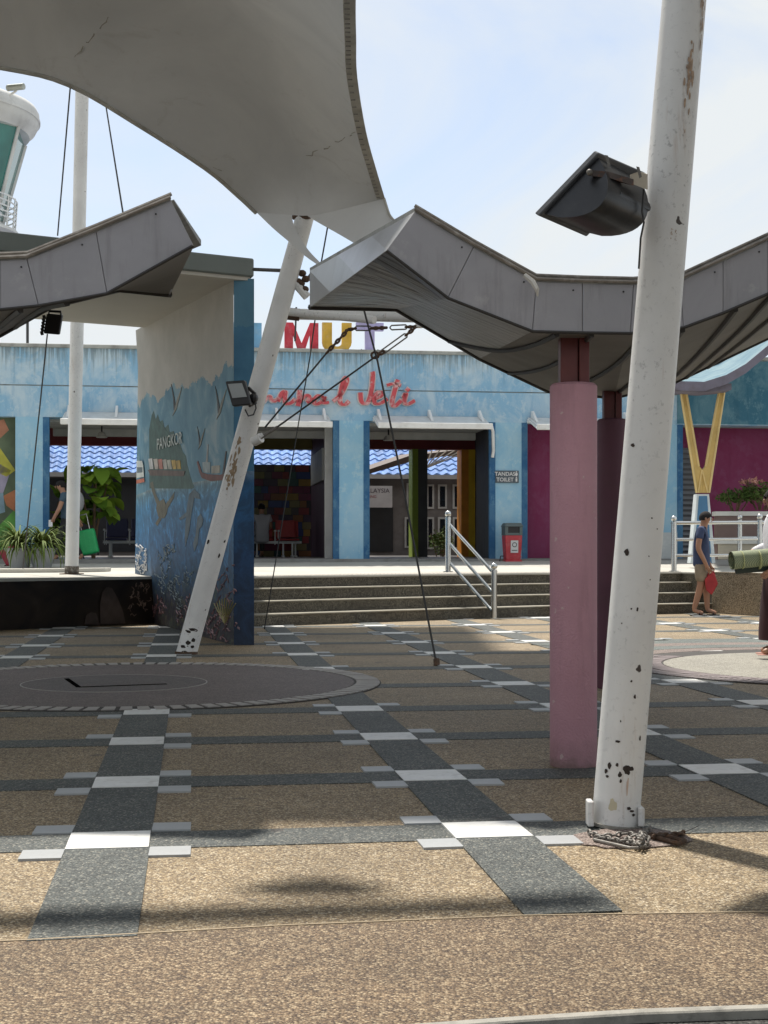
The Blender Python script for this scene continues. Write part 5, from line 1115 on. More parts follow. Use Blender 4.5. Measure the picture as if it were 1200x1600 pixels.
chain_path([GZ(917, 1298, .02), GZ(930, 1304, .02), GZ(950, 1306, .02), GZ(975, 1303, .02), GZ(995, 1304, .025), GZ(1010, 1298, .02), GZ(1016, 1293, .02)], s=.015)
chain_path([GZ(925, 1308, .015), GZ(950, 1310, .02), GZ(970, 1314, .02), GZ(985, 1310, .02), GZ(1000, 1306, .03)], s=.014); chain_path([GZ(1000, 1300, .04), GZ(1006, 1312, .03), GZ(995, 1318, .02), GZ(1012, 1316, .02), GZ(1008, 1304, .04), GZ(1000, 1310, .05)], s=.014)
chain_path([GZ(978, 1308, .03), GZ(990, 1316, .025), GZ(1000, 1322, .02), GZ(1010, 1320, .02)], s=.013)
chain_path([GZ(1015, 1308, .02), GZ(1040, 1305, .02), GZ(1060, 1303, .02), GZ(1070, 1300, .02)], M_rust, .014)
for pts, m_, r_ in (([(928, 1312), (985, 1325), (996, 1325), (1000, 1321), (940, 1309), (928, 1312)], M_galv, .006), ([(1015, 1306), (1060, 1318), (1070, 1314), (1030, 1304)], M_rust, .010), ([(1018, 1303), (1068, 1313)], M_rust, .007), ([(1030, 1309), (1068, 1301)], M_rust, .008), ([(1065, 1302), (1092, 1290)], M_cable, .002)):
    MB().tube([GZ(x, y, .014) for x, y in pts], r_, 8).build('bar', m_, CH, smooth=True)
cp = G(965, 1312)
padp = ell(985, 1312, 92, 15, 28, jit=.08); q = [G(x, y) for x, y in padp]; MB().hexa([(p.x, p.y, .001) for p in q], [(p.x, p.y, .0062) for p in q]).build('paving_patch', M_pink, plaza)

# ------------------------------------------------------------------ pink columns and folded shelters
m, nt_, b_ = nodes('pink_paint'); v_ = obj_coord(nt_); vs_ = obj_coord(nt_, (6, 6, .6))
r1_ = ramp(nt_, [(.3, (.50, .27, .33)), (.7, (.60, .335, .40))]); nt_.links.new(noise(nt_, v_, 1.6, 7, .65), r1_.inputs[0]); r2_ = ramp(nt_, [(.56, 0), (.74, .45)]); nt_.links.new(noise(nt_, vs_, 1.7, 6, .65), r2_.inputs[0]); c_ = mixc(nt_, r2_.outputs[0], r1_.outputs[0], (.30, .17, .20))
sx_ = nt_.nodes.new('ShaderNodeSeparateXYZ'); nt_.links.new(v_, sx_.inputs[0]); sc_ = ramp(nt_, [(0, .8), (.05, .35), (.16, 0)]); nt_.links.new(math_(nt_, 'ADD', sx_.outputs[2], math_(nt_, 'MULTIPLY', math_(nt_, 'SUBTRACT', noise(nt_, v_, 12, 5, .7), .5), .22)), sc_.inputs[0]); c_ = mixc(nt_, sc_.outputs[0], c_, (.22, .15, .14))
sp_n = ramp(nt_, [(.70, 0), (.715, .7)]); nt_.links.new(noise(nt_, v_, 17, 3, .5), sp_n.inputs[0]); c_ = mixc(nt_, sp_n.outputs[0], c_, (.62, .50, .50))
nt_.links.new(c_, b_.inputs['Base Color']); b_.inputs['Roughness'].default_value = .7; bump(nt_, b_, noise(nt_, v_, 85, 4, .6), .9, .006); M_pinkc = m; M_maroon = mat('maroon_steel', (.13, .028, .028), .45, var=.2, scale=8)
def column(px, py, r, ytop, label, ystub, pm=None):
    b = G(px, py); zt_ = P(px, ytop, b.y).z; t = thing('pink_column', label, 'column', b, 0, 'round pink columns under the right shelter')
    MB().lathe([(r-.012, -.01), (r, .006), (r, zt_-.012), (r-.012, zt_), (.001, zt_)], n=56).build('shaft', pm or M_pinkc, t, local=True, smooth=True)
    zs2 = P(px, ystub, b.y).z + .12; k = r*.60; MB().box(-k, k*.25, -.05, .05, zt_ - .01, zs2).build('steel_post', M_maroon, t, local=True, bevel=.004); MB().box(k*.30, k, -.07, .03, zt_ - .01, zs2).build('steel_post', M_maroon, t, local=True, bevel=.004)
    return t
column(896, 1196, .119, 600, 'nearer pink round column left of the big white pole', 505)
column(956, 1075, .115, 655, 'farther pink column mostly hidden behind the big white pole', 600, mat('dark_purple', (.14, .055, .085), .65, var=.15, scale=2, bmp=.5, bscale=110, bdist=.003, dirt=.3))  # shaft coloured a darker purple than the nearer column
m, nt_, b_ = nodes('shelter_fascia'); v_ = obj_coord(nt_); vs_ = obj_coord(nt_, (7, 7, .8))
r1_ = ramp(nt_, [(.3, (.27, .27, .295)), (.7, (.37, .365, .395))]); nt_.links.new(noise(nt_, v_, 1.3, 7, .65, .6), r1_.inputs[0]); r2_ = ramp(nt_, [(.54, 0), (.74, .55)]); nt_.links.new(noise(nt_, vs_, 1.5, 6, .65), r2_.inputs[0]); c_ = mixc(nt_, r2_.outputs[0], r1_.outputs[0], (.15, .145, .145))
r3_ = ramp(nt_, [(.60, 0), (.66, .35)]); nt_.links.new(noise(nt_, v_, 6, 7, .75), r3_.inputs[0]); c_ = mixc(nt_, r3_.outputs[0], c_, (.45, .44, .45))
nt_.links.new(c_, b_.inputs['Base Color']); b_.inputs['Roughness'].default_value = .42; bump(nt_, b_, noise(nt_, v_, 2.2, 3), .5, .03); M_fas = m; M_fas2 = mat('shelter_fascia_pale', (.42, .43, .45), .3, var=.12, scale=2, dirt=.3, dirtc=(.15, .15, .15)); M_trim = mat('shelter_trim', (.20, .175, .15), .6, var=.3, scale=9, dirt=.6, dirtc=(.5, .48, .44))
m, nt_, b_ = nodes('foil_soffit'); v_ = obj_coord(nt_, (1, 1, 1)); nq = noise(nt_, obj_coord(nt_, (.8, 5, 1)), 1.6, 4, .55, .8)
rq = ramp(nt_, [(.3, (.10, .10, .10)), (.7, (.19, .185, .18))]); nt_.links.new(noise(nt_, v_, 1.5, 5), rq.inputs[0]); nt_.links.new(rq.outputs[0], b_.inputs['Base Color']); b_.inputs['Roughness'].default_value = .3; b_.inputs['Metallic'].default_value = .55; bump(nt_, b_, nq, .6, .05); M_foil = m
M_sofp = mat('shelter_soffit', (.19, .18, .16), .6, var=.15, scale=1.5, dirt=.3, dirtc=(.12, .1, .08)); M_rib = mat('shelter_rib', (.035, .032, .03), .6)
M_rtile = mat('shelter_roof', (.30, .30, .28), .6, var=.3, scale=6, dirt=.6, dirtc=(.10, .10, .09))
def shelter(name, label, tops, bots, backs, Yf, ribs, foil_to=0, hgt=.24, side=None, rear_slope=0, base=(0, 0, 0)):
    t = thing(name, label, 'shelter', base)
    ft = [P(x, y, Yf(x)) for x, y in tops]; fb_ = [P(x, y, Yf(x)) for x, y in bots]; bb = [P(*q) for q in backs]; bt_ = [p + Vector((0, 0, hgt)) for p in bb]
    n = len(ft); th = Vector((0, .02, 0))
    for i in range(n-1):      # fascia panels, a hairline apart
        a, b = ft[i], ft[i+1]; c_, d = fb_[i], fb_[i+1]; g_ = (b - a).normalized()*.0012
        MB().hexa([a + g_, b - g_, d - g_, c_ + g_], [a + g_ + th, b - g_ + th, d - g_ + th, c_ + g_ + th]).build('fascia_panel', M_fas, t, bevel=.002)
    MB().tube([p + Vector((0, -.012, .012)) for p in ft], .009, 6).build('edge_trim', M_trim, t); MB().tube([p + Vector((0, .02, .035)) for p in ft], .009, 6).build('edge_trim', M_trim, t); MB().tube([p + Vector((0, -.004, -.004)) for p in fb_], .008, 5).build('drip_edge', M_rib, t)
    # fastening studs on the fascia
    for i in range(n-1):
        p = ft[i].lerp(ft[i+1], .8) + Vector((0, -.004, -.035)); MB().ball(p, .0045, 6).build('stud', M_black, t)
    K = 8
    def surf(A_, B_, sub=4):
        rr = []
        for k in range(K+1):
            row = [a.lerp(b, k/K) for a, b in zip(A_, B_)]; rr.append(row)
        return rr
    so_ = surf([p + th*1.2 for p in fb_], bb)
    if foil_to: MB().grid([r[:foil_to+1] for r in so_]).build('foil_soffit', M_foil, t)
    MB().grid([r[foil_to:] for r in so_]).build('soffit', M_sofp, t)
    MB().grid(surf(ft, bt_), .02).build('roof_sheet', M_rtile, t)
    MB().grid([bb, bt_], .02, (0, 1, 0)).build('rear_fascia', M_rib, t); MB().tube(bb, .02, 6).build('rear_edge', M_rib, t)
    for e_ in (0, n-1):
        if side is None or e_ in side:
            S1 = cr([ft[e_], ft[e_].lerp(bt_[e_], .5), bt_[e_]], 3); S0 = cr([fb_[e_], fb_[e_].lerp(bb[e_], .5), bb[e_]], 3); m3 = len(S1)//2
            for a, b in ((0, 2), (2, 4), (4, 6)):
                if b < len(S1): MB().grid([[S0[i] for i in (a, b)], [S1[i] for i in (a, b)]], .012, (.8 if e_ == 0 else -.8, .3, 0)).build('side_panel', M_fas2, t)
    for (u0, u1) in ribs:     # purlins across the soffit
        def at(path, u): i = min(int(u), n-2); return path[i].lerp(path[i+1], u - i)
        pts = []
        for k in range(K+1):
            s_ = k/K; uu = u0 + (u1-u0)*s_; row = so_[K-k]; i = min(int(uu), n-2); pts.append(row[i].lerp(row[i+1], uu - i) + Vector((0, 0, -.022)))
        MB().tube([p + Vector((0, 0, .012)) for p in pts], .016, 5).build('rib', M_rib, t)
    # loose roof tiles showing above the edge
    for i in range(n-1):
        for s_ in (.15, .45, .75):
            a = ft[i].lerp(ft[i+1], s_) + Vector((0, .12, .03)); b = ft[i].lerp(ft[i+1], s_ + .24) + Vector((0, .12, .03)); k_ = random.uniform(.010, .03)
            MB().hexa([a, b, b + Vector((0, 1.0, .0)), a + Vector((0, 1.0, .0))], [a + Vector((0, 0, k_)), b + Vector((0, 0, k_*.3)), b + Vector((0, 1.0, .03)), a + Vector((0, 1.0, .04))]).build('roof_tile', M_rtile, t)
    return t
shelter('folded_shelter', 'right grey folded metal shelter roof on the pink columns, tip towards the letters',
    [(648, 331), (740, 386), (838, 440), (910, 443), (990, 445), (1063, 439), (1130, 408), (1200, 376), (1300, 330)],
    [(604, 391), (700, 465), (832, 517), (910, 519), (985, 520), (1068, 511), (1130, 488), (1200, 458), (1320, 405)],
    [(484, 480, 9.4), (620, 483, 10.0), (750, 560, 11.0), (857, 611, 11.6), (960, 621, 11.9), (1052, 598, 12), (1120, 566, 12), (1200, 528, 12), (1300, 480, 12)],
    lambda x: 6.75 + (x-604)*.0004, [(1.6, 2.5), (2.4, 3.2), (3.1, 4.3), (3.9, 5.0), (4.7, 6.3), (5.3, 7.1), (5.8, 7.95)], 2, side=(0, 8), base=G(896, 1196))
shelter('folded_shelter', 'left grey folded metal shelter roof in front of the mural portal',
    [(-420, 260), (-250, 330), (-100, 395), (0, 407), (42, 405), (150, 362), (267, 313)],
    [(-440, 340), (-260, 410), (-110, 470), (0, 483), (60, 477), (167, 458), (302, 383)],
    [(-520, 480, 10), (-330, 520, 10), (-160, 580, 10), (0, 523, 9.6), (80, 478, 9.2), (185, 452, 8.4), (266, 460, 8.2)],
    lambda x: 6.4 + (x+420)*.0003, [(1.5, 2.5), (2.5, 3.5), (3.3, 4.4)], 0, side=(6,), base=(-1.3, 6.8, 0))
# flap torn off the trim
tag(MB().tube([P(820, 430, 6.75), P(832, 440, 6.73), (P(839, 452, 6.72)), P(840, 463, 6.73)], [.012, .014, .012, .004], 6).build('torn_flap', mat('pale_flap', (.55, .53, .49), .6), smooth=True, origin=tuple(P(838, 441, 6.75))), 'pale curled strip hanging at the bend of the right shelter fascia', 'strip')
# hanging black louvred lamp below left shelter
HL = thing('hanging_lamp', 'small black finned floodlight hanging under the left shelter', 'floodlight', P(84, 488, 9))
q4 = [(73, 490), (97, 492), (92, 523), (68, 521)]
MB().hexa([P(x, y, 8.9) for x, y in q4], [P(x + 2, y, 9.02) for x, y in q4]).build('housing', M_black, HL, bevel=.006)
for i in range(6): y = 495 + i*5; MB().tube([P(71 - i*.7, y, 8.9), P(67 - i*.7, y + 1, 8.9)], .014, 6).build('fin', M_black, HL)
MB().tube([P(76, 492, 8.95), P(77, 486, 8.95), P(95, 487, 8.95), P(95, 492, 8.95)], .008, 5).build('bracket', M_black, HL)

# ------------------------------------------------------------------ control tower
TW = thing('control_tower', 'round white topped tower with slanting green glass at the left edge', 'tower', (-12.2, 40, .27))
M_tw = mat('tower_white', (.62, .62, .60), .6, var=.12, scale=1, dirt=.5, dirtc=(.32, .31, .29))
MB().lathe([(.01, 13.35), (2.2, 13.35), (2.36, 13.28), (2.43, 13.15), (2.43, 12.9), (2.32, 12.68), (2.22, 12.60), (2.16, 12.5), (1.9, 12.5), (.01, 12.5)], n=64).build('roof_ring', M_tw, TW, local=True, smooth=True)
MB().lathe([(2.435, 13.0), (2.46, 12.98), (2.46, 12.92), (2.435, 12.9)], n=64).build('roof_moulding', M_tw, TW, local=True)
MB().lathe([(.01, 9.6), (1.35, 9.6), (1.45, 9.75), (1.45, 10.0), (.01, 10.0)], n=48).build('floor_ring', M_tw, TW, local=True); MB().lathe([(1.2, .5), (1.2, 9.6)], n=32).build('shaft', M_tw, TW, local=True)
m, nt_, b_ = nodes('green_glass'); b_.inputs['Base Color'].default_value = (.03, .20, .18, 1); b_.inputs['Roughness'].default_value = .05; b_.inputs['Metallic'].default_value = .0; b_.inputs['Specular IOR Level'].default_value = 1
v_ = obj_coord(nt_); rq = ramp(nt_, [(.35, (.015, .11, .11)), (.65, (.04, .22, .20))]); nt_.links.new(noise(nt_, v_, .9, 2), rq.inputs[0]); nt_.links.new(rq.outputs[0], b_.inputs['Base Color']); M_gg = m
ng = 7
for k in range(ng):
    a0, a1 = 2*PI*k/ng - .30, 2*PI*(k+1)/ng - .30; g_ = .012
    r1_, r0_ = 2.14, 1.42; z1_, z0_ = 12.52, 9.98
    def cpt_(r, a, z): return Vector((r*math.cos(a), r*math.sin(a), z))
    MB().add([cpt_(r0_, a0+g_, z0_), cpt_(r0_, a1-g_, z0_), cpt_(r1_, a1-g_, z1_), cpt_(r1_, a0+g_, z1_)], [(0, 1, 2, 3)]).build('pane', M_gg, TW, local=True)
    MB().tube([cpt_(r0_+.03, a0, z0_), cpt_(r1_+.03, a0, z1_)], .06, 4).build('mullion', M_tw, TW, local=True)
for zz in (10.05, 10.2, 10.35, 10.5, 10.65): MB().tube([cpt_(1.78 + (zz-10.05)*.05, 2*PI*k/40, zz) for k in range(41)], .022, 5).build('rail', M_metalw, TW, local=True)
for k in range(24): MB().tube([cpt_(1.75, 2*PI*k/24, 9.75), cpt_(1.82, 2*PI*k/24, 10.68)], .02, 4).build('baluster', M_metalw, TW, local=True)
MB().lathe([(1.3, 9.7), (1.85, 9.7), (1.85, 9.78), (1.3, 9.78)], n=40).build('walkway', M_tw, TW, local=True)
CT = thing('security_camera', 'pale security camera on the rim of the round tower', 'camera', P(22, 148, 38))
MB().tube([P(12, 137.5, 38), P(37, 135, 37.8)], .085, 10).build('camera_body', mat('camera_shell', (.42, .44, .40), .5), CT, smooth=True); MB().hexa([P(10, 134, 38.1), P(38, 131.5, 37.9), P(38, 131.5, 37.6), P(10, 134, 37.8)], [P(10, 133, 38.1), P(38, 130.5, 37.9), P(38, 130.5, 37.6), P(10, 133, 37.8)]).build('sun_hood', mat('camera_hood', (.35, .38, .34), .5), CT)
MB().tube([P(28, 138, 38), P(24, 143, 38), P(15, 149, 38.1)], .03, 6).build('bracket', M_metalw, CT)

# ------------------------------------------------------------------ people
def skin(name, joints, edges_, m, parent, sub=2, root=0):
    me = bpy.data.meshes.new(name); names = list(joints); me.from_pydata([joints[k][0] for k in names], [(names.index(a), names.index(b)) for a, b in edges_], [])
    o = bpy.data.objects.new(name, me); col.objects.link(o); o.parent = parent
    md = o.modifiers.new('skin', 'SKIN'); md.use_smooth_shade = True
    for i, k in enumerate(names):
        r = joints[k][1]; me.skin_vertices[0].data[i].radius = (r, r) if not isinstance(r, tuple) else r; me.skin_vertices[0].data[i].use_root = (i == root)
    s = o.modifiers.new('sub', 'SUBSURF'); s.levels = sub; s.render_levels = sub
    dg = bpy.context.evaluated_depsgraph_get(); nm = bpy.data.meshes.new_from_object(o.evaluated_get(dg)); o.modifiers.clear(); o.data = nm; nm.materials.clear(); nm.materials.append(m); nm.polygons.foreach_set('use_smooth', [True]*len(nm.polygons)); return o
M_skin = mat('skin_tan', (.36, .19, .12), .5, var=.08); M_hair = mat('black_hair', (.012, .010, .010), .9, var=.3, scale=40, bmp=.6, bscale=120)
M_lip = mat('lips', (.30, .12, .10), .5); M_eye = mat('eye_dark', (.02, .015, .015), .3)
def person(label, loc, rz, shirt, pants, shorts=False, pose=None, scale=1, shoe=M_black, sleeve=.55, longhair=False, sarong=False):
    t = thing('person', label, 'person', loc, rz); t.scale = (scale,)*3
    J = dict(pel=(0, 0, .93), spn=(0, .0, 1.10), chs=(0, .01, 1.30), nck=(0, .03, 1.46), hb=(0, .05, 1.53), hd=(0, .06, 1.60), ht=(0, .05, 1.665),
             hL=(-.095, 0, .89), kL=(-.10, .03, .49), aL=(-.10, -.02, .09), tL=(-.11, .15, .035), hR=(.095, 0, .89), kR=(.10, .03, .49), aR=(.10, -.02, .09), tR=(.11, .15, .035),
             sL=(-.18, 0, 1.40), eL=(-.23, -.03, 1.12), wL=(-.21, .08, .88), sR=(.18, 0, 1.40), eR=(.23, -.03, 1.12), wR=(.21, .08, .88))
    if pose: J.update(pose)
    r = dict(pel=(.15, .10), spn=(.13, .10), chs=(.15, .10), nck=.055, hb=.065, hd=(.078, .098), ht=(.045, .055), hL=.085, kL=.066, aL=.042, tL=.034, hR=.085, kR=.066, aR=.042, tR=.034, sL=.055, eL=.048, wL=.032, sR=.055, eR=.048, wR=.032)
    jj = {k: (J[k], r[k]) for k in J}
    E = [('pel', 'spn'), ('spn', 'chs'), ('chs', 'nck'), ('nck', 'hb'), ('hb', 'hd'), ('hd', 'ht'), ('pel', 'hL'), ('hL', 'kL'), ('kL', 'aL'), ('aL', 'tL'), ('pel', 'hR'), ('hR', 'kR'), ('kR', 'aR'), ('aR', 'tR'), ('chs', 'sL'), ('sL', 'eL'), ('eL', 'wL'), ('chs', 'sR'), ('sR', 'eR'), ('eR', 'wR')]
    for s in 'LR':     # palm and five fingers
        w_ = Vector(J['w' + s]); d = (w_ - Vector(J['e' + s])).normalized(); sd = Vector((1, 0, 0)) if abs(d.x) < .8 else Vector((0, 1, 0)); f = d.cross(sd).normalized(); palm = w_ + d*.06; jj['p' + s] = (tuple(palm), (.030, .018)); E.append(('w' + s, 'p' + s))
        for i, (o_, l_) in enumerate(((-.028, .05), (-.01, .062), (.01, .058), (.026, .045))):
            a = palm + f*o_ + d*.025; b = a + d*l_*.55; c_ = b + d*l_*.35 + sd*(.02 if s == 'L' else -.02); jj['f%s%da' % (s, i)] = (tuple(a), .010); jj['f%s%db' % (s, i)] = (tuple(b), .009); jj['f%s%dc' % (s, i)] = (tuple(c_), .007)
            E += [('p' + s, 'f%s%da' % (s, i)), ('f%s%da' % (s, i), 'f%s%db' % (s, i)), ('f%s%db' % (s, i), 'f%s%dc' % (s, i))]
        a = w_ + d*.03 + f*.035; b = a + d*.035 + f*.012; jj['th%sa' % s] = (tuple(a), .011); jj['th%sb' % s] = (tuple(b), .009); E += [('w' + s, 'th%sa' % s), ('th%sa' % s, 'th%sb' % s)]
    skin('body', jj, E, M_skin, t)
    def L3(a, b, k): return tuple(Vector(a).lerp(Vector(b), k))
    # shirt
    sj = dict(hem=(L3(J['pel'], J['spn'], -.95), (.20, .155)), pel=(L3(J['pel'], J['spn'], -.35), (.195, .15)), spn=(J['spn'], (.185, .148)), chs=(J['chs'], (.19, .14)), nck=(L3(J['chs'], J['nck'], .75), (.075, .07)), sL=(J['sL'], .075), eL=(L3(J['sL'], J['eL'], sleeve), .068), sR=(J['sR'], .075), eR=(L3(J['sR'], J['eR'], sleeve), .068))
    se = [('hem', 'pel'), ('pel', 'spn'), ('spn', 'chs'), ('chs', 'nck'), ('chs', 'sL'), ('sL', 'eL'), ('chs', 'sR'), ('sR', 'eR')]
    if sleeve > 1:
        for s in 'LR': sj['w' + s] = (L3(J['e' + s], J['w' + s], .9), .045); sj['e' + s] = (J['e' + s], .058); se.append(('e' + s, 'w' + s))
    sh = skin('shirt', sj, se, shirt, t); cl_ = MB().lathe([(.062, 0), (.072, .0), (.066, .035), (.058, .035), (.062, 0)], tuple(Vector(J['nck']) + Vector((0, -.012, -.035))), 18).build('collar', shirt, sh, local=True, smooth=True)
    if sarong:
        mb = MB(); pr_ = [(J['pel'][2] + .08, .15, .11, 0), (J['pel'][2] - .08, .18, .14, 0), (.55, .19, .16, .02), (.25, .20, .17, .03), (.16, .20, .17, .03)]
        mb.grid([[Vector((J['pel'][0] + rx*math.cos(2*PI*k/24)*(1 + .04*math.sin(7*2*PI*k/24)), J['pel'][1] + oy + ry*math.sin(2*PI*k/24), z_)) for k in range(25)] for z_, rx, ry, oy in pr_]); mb.build('skirt', pants, t, local=True, smooth=True)
    else:
        kk = .93 if shorts else 1.0; kr = .105 if shorts else .072; pj = dict(pel=(J['pel'], (.165, .12)), hL=(J['hL'], .12), kL=(L3(J['hL'], J['kL'], kk), kr), hR=(J['hR'], .12), kR=(L3(J['hR'], J['kR'], kk), kr), up=(L3(J['pel'], J['spn'], .75), (.155, .11)))
        pe_ = [('pel', 'up'), ('pel', 'hL'), ('hL', 'kL'), ('pel', 'hR'), ('hR', 'kR')]
        if not shorts:
            for s in 'LR': pj['a' + s] = (L3(J['k' + s], J['a' + s], .93), .058); pe_.append(('k' + s, 'a' + s))
        skin('shorts' if shorts else 'trousers', pj, pe_, pants, t)
    # shoes, hair, face
    for s in 'LR':
        a, b = Vector(J['a' + s]), Vector(J['t' + s]); d = (b - a); d.z = 0; d.normalize(); sd = Vector((-d.y, d.x, 0))
        q = [a - d*.06 + sd*.03, a + sd*.04, b + sd*.045, b + d*.05 + sd*.02, b + d*.05 - sd*.02, b - sd*.045, a - sd*.04, a - d*.06 - sd*.03]; MB().hexa([(p.x, p.y, .0 + a.z - .09) for p in q], [(p.x, p.y, .022 + a.z - .09) for p in q]).build('sandal', shoe, t, local=True, bevel=.005)
        m_ = a.lerp(b, .62); MB().tube([m_ + sd*.045 + Vector((0, 0, -.03)), m_ + Vector((0, 0, .03)), m_ - sd*.045 + Vector((0, 0, -.03))], .010, 6).build('strap', shoe, t, local=True)
    h = Vector(J['hd']); hm = MB(); nlat, nlon = 8, 20; rw = []
    for i in range(nlat+1):
        th_ = PI*.62*i/nlat; row = []
        for k in range(nlon+1):
            ph = 2*PI*k/nlon; front = max(0, math.sin(ph)); lim = 1 - .34*front; tt = th_*lim; row.append(h + Vector((.088*math.sin(tt)*math.cos(ph), -.008 + .108*math.sin(tt)*math.sin(ph), .012 + .108*math.cos(tt))) + Vector((random.uniform(-.002, .002),)*3))
        rw.append(row)
    hm.grid(rw); hm.build('hair', M_hair, t, local=True, smooth=True)
    MB().ball(h + Vector((0, .098, -.015)), .016, 8, (.8, 1.1, 1.5)).build('nose', M_skin, t, local=True, smooth=True)
    for sx in (-1, 1):
        MB().ball(h + Vector((sx*.032, .086, .012)), .010, 8, (1.3, .6, .7)).build('eye', M_eye, t, local=True); MB().tube([h + Vector((sx*.018, .092, .032)), h + Vector((sx*.048, .082, .034))], .005, 5).build('eyebrow', M_hair, t, local=True)
        MB().ball(h + Vector((sx*.084, .0, -.01)), .024, 8, (.4, .7, 1.2)).build('ear', M_skin, t, local=True, smooth=True)
    MB().tube([h + Vector((-.022, .086, -.05)), h + Vector((0, .094, -.05)), h + Vector((.022, .086, -.05))], .007, 6).build('mouth', M_lip, t, local=True)
    return t, J
M_denim = mat('blue_shirt', (.04, .06, .13), .8, var=.15, scale=12); M_khaki = mat('khaki_cloth', (.27, .22, .16), .85, var=.15, scale=14)
mp_ = G(1096, 962)
man, J = person('person in a blue shirt and khaki shorts standing below the railing with a red bag', mp_, R(-106), M_denim, M_khaki, True,
    dict(wR=(.21, .10, .82), eR=(.24, -.04, 1.10), wL=(-.20, .12, .84), hd=(0, .075, 1.59), kL=(-.09, .07, .50), tL=(-.11, .24, .035), aL=(-.10, .09, .09), kR=(.09, .0, .50), aR=(.08, -.12, .09), tR=(.09, .04, .035)), 1.0)
bg_ = thing('bag', 'red cloth bag hanging from the hand of the person in khaki shorts', 'bag', P(1111, 925, mp_.y - .14)); M_rbag = mat('red_bag', (.38, .03, .035), .7, var=.2, scale=8)
qb = [(1101, 905), (1113, 893), (1117, 898), (1122, 912), (1112, 930), (1103, 922)]; MB().hexa([P(x, y, mp_.y - .20) for x, y in qb], [P(x, y, mp_.y - .08) for x, y in qb]).build('bag_body', M_rbag, bg_, bevel=.02, bseg=2); MB().tube([P(1104, 906, mp_.y-.14), P(1108, 893, mp_.y-.15), P(1115, 893, mp_.y-.14), P(1117, 900, mp_.y-.14)], .012, 6).build('strap', M_rbag, bg_)
# person at the right edge carrying a rolled mat
M_mrn = mat('maroon_cloth', (.045, .012, .016), .8, var=.3); wp_ = G(1217, 1024)
wom, J2 = person('person in a white shirt and dark maroon skirt at the right edge, carrying a mat', wp_, R(98), mat('white_cloth', (.62, .62, .66), .8, var=.06), M_mrn, False,
    dict(wL=(-.24, .18, .90), eL=(-.25, -.02, 1.10), wR=(.16, .25, 1.05), eR=(.25, -.02, 1.14), tL=(-.1, .22, .035), aL=(-.1, .06, .09)), 1.0, mat('pink_sandal', (.5, .25, .2), .6), 1.2, sarong=True)
m, nt_, b_ = nodes('woven_mat'); wv = NN(nt_, 'ShaderNodeTexWave'); wv.wave_type = 'BANDS'; wv.bands_direction = 'DIAGONAL'; wv.inputs['Scale'].default_value = 30; wv.inputs['Distortion'].default_value = 1; nt_.links.new(obj_coord(nt_), wv.inputs['Vector']); rq = ramp(nt_, [(.35, (.07, .12, .07)), (.6, (.36, .38, .24))]); nt_.links.new(wv.outputs[1], rq.inputs[0]); nt_.links.new(rq.outputs[0], b_.inputs['Base Color']); b_.inputs['Roughness'].default_value = .7
RM = thing('rolled_mat', 'rolled green woven mat held by the person at the right edge', 'mat', P(1170, 878, wp_.y - .25))
ma, mb2 = P(1143, 876, wp_.y - .25), P(1262, 866, wp_.y - .15)
MB().tube([ma, mb2], .092, 22, caps=False).build('outer_roll', m, RM, smooth=True)
for i, r_ in enumerate((.080, .066, .052, .038, .022)): MB().tube([ma + Vector((.004*i, 0, 0)), mb2], r_, 18, caps=False).build('inner_roll', m, RM)
MB().tube([P(1150, 890, wp_.y-.23), P(1262, 880, wp_.y-.15)], .045, 12).build('dark_lining', mat('mat_dark', (.02, .03, .025), .8), RM, smooth=True)
for x in (1158, 1185): q = P(x, 875, wp_.y-.245); d = (mb2-ma).normalized(); MB().tube([q - d*.004, q + d*.004], .095, 20).build('tie', mat('mat_tie', (.4, .42, .2), .7), RM)
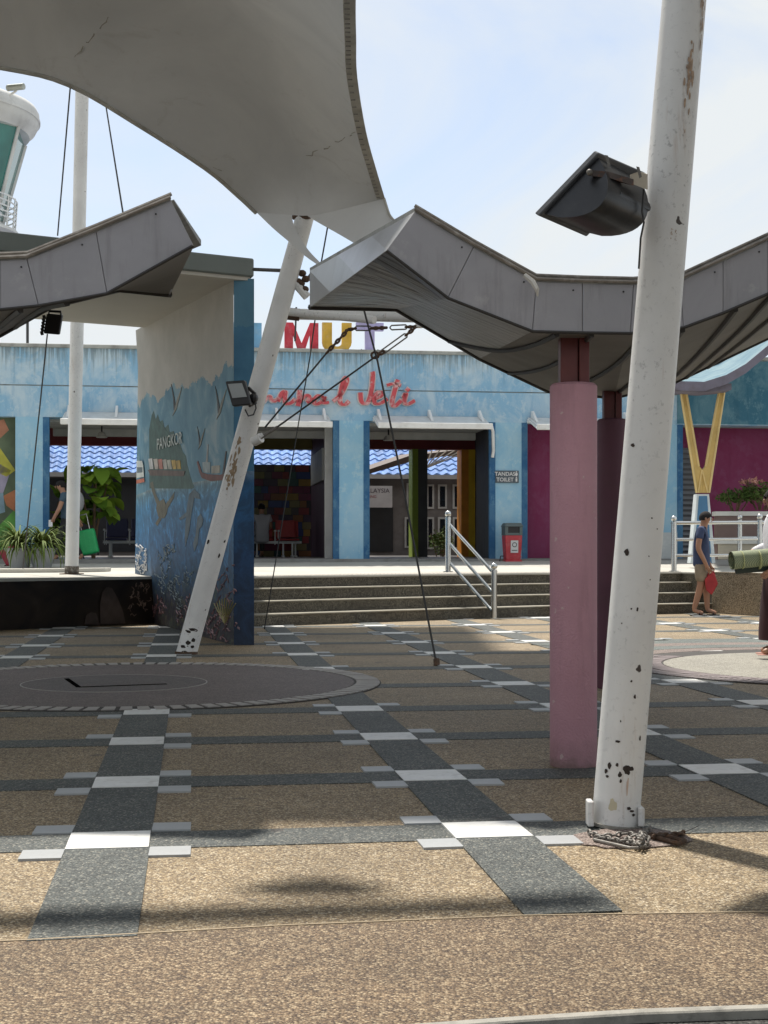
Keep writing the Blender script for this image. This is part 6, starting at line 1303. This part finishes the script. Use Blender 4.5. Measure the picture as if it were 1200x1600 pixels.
# walking person inside the left opening
lp = wm(TB) @ Vector((fs(106, -.15), -.15, zp(0, 29.6)))
per3, J3 = person('person in a grey blue tee walking left by the upright mast, phone in hand', lp, R(95), mat('slate_tee', (.05, .09, .13), .8), mat('dark_trousers', (.012, .012, .015), .8), False,
    dict(nck=(0, .09, 1.44), hb=(0, .12, 1.50), hd=(0, .15, 1.565), ht=(0, .15, 1.635), chs=(0, .05, 1.29), sL=(-.18, .05, 1.38), sR=(.18, .05, 1.38), eL=(-.22, .14, 1.10), wL=(-.20, .26, .90), wR=(.22, -.20, .86), eR=(.23, -.08, 1.10), kL=(-.1, .16, .5), aL=(-.1, .22, .10), tL=(-.11, .38, .05), kR=(.1, -.04, .49), aR=(.1, -.28, .12), tR=(.11, -.14, .045)), 1.0, mat('white_shoe', (.6, .6, .6), .6))
ph_ = wm(per3) @ Vector((-.20, .32, .80)); t = thing('phone', 'pale phone in the hand of the walking person', 'phone', ph_); MB().box(-.04, .04, -.006, .006, -.07, .07).build('phone_body', mat('phone_white', (.7, .7, .72), .3), t, local=True, bevel=.008)
bp_ = wm(per3) @ Vector((.05, -.18, 1.25)); t = thing('backpack', 'grey backpack on the back of the walking person', 'bag', bp_); MB().ball((0, 0, 0), .2, 14, (.75, .6, 1.15)).build('pack', mat('pack_grey', (.28, .29, .30), .8), t, local=True, smooth=True); MB().tube([(-.1, -.1, .18), (-.2, -.12, .1), (-.18, -.1, -.12)], .015, 6).build('strap', M_black, t, local=True)
# seated person with back to us in the second opening
sp_ = wm(TB) @ Vector((fs(409, 4.3), 4.3, ZB + .03)); 
person('person in a pale top seated on a red chair, seen in the second opening', sp_, A + R(10), mat('pale_top', (.42, .42, .45), .8), M_black, False,
    dict(pel=(0, 0, .50), spn=(0, .0, .68), chs=(0, .01, .88), nck=(0, .02, 1.04), hb=(0, .03, 1.11), hd=(0, .04, 1.18), ht=(0, .04, 1.245), hL=(-.095, .03, .50), hR=(.095, .03, .50), kL=(-.1, .42, .49), kR=(.1, .42, .49), aL=(-.1, .42, .09), aR=(.1, .42, .09), tL=(-.1, .58, .035), tR=(.1, .58, .035), sL=(-.18, 0, .98), sR=(.18, 0, .98), eL=(-.23, .05, .72), eR=(.23, .05, .72), wL=(-.12, .27, .62), wR=(.12, .27, .62)))
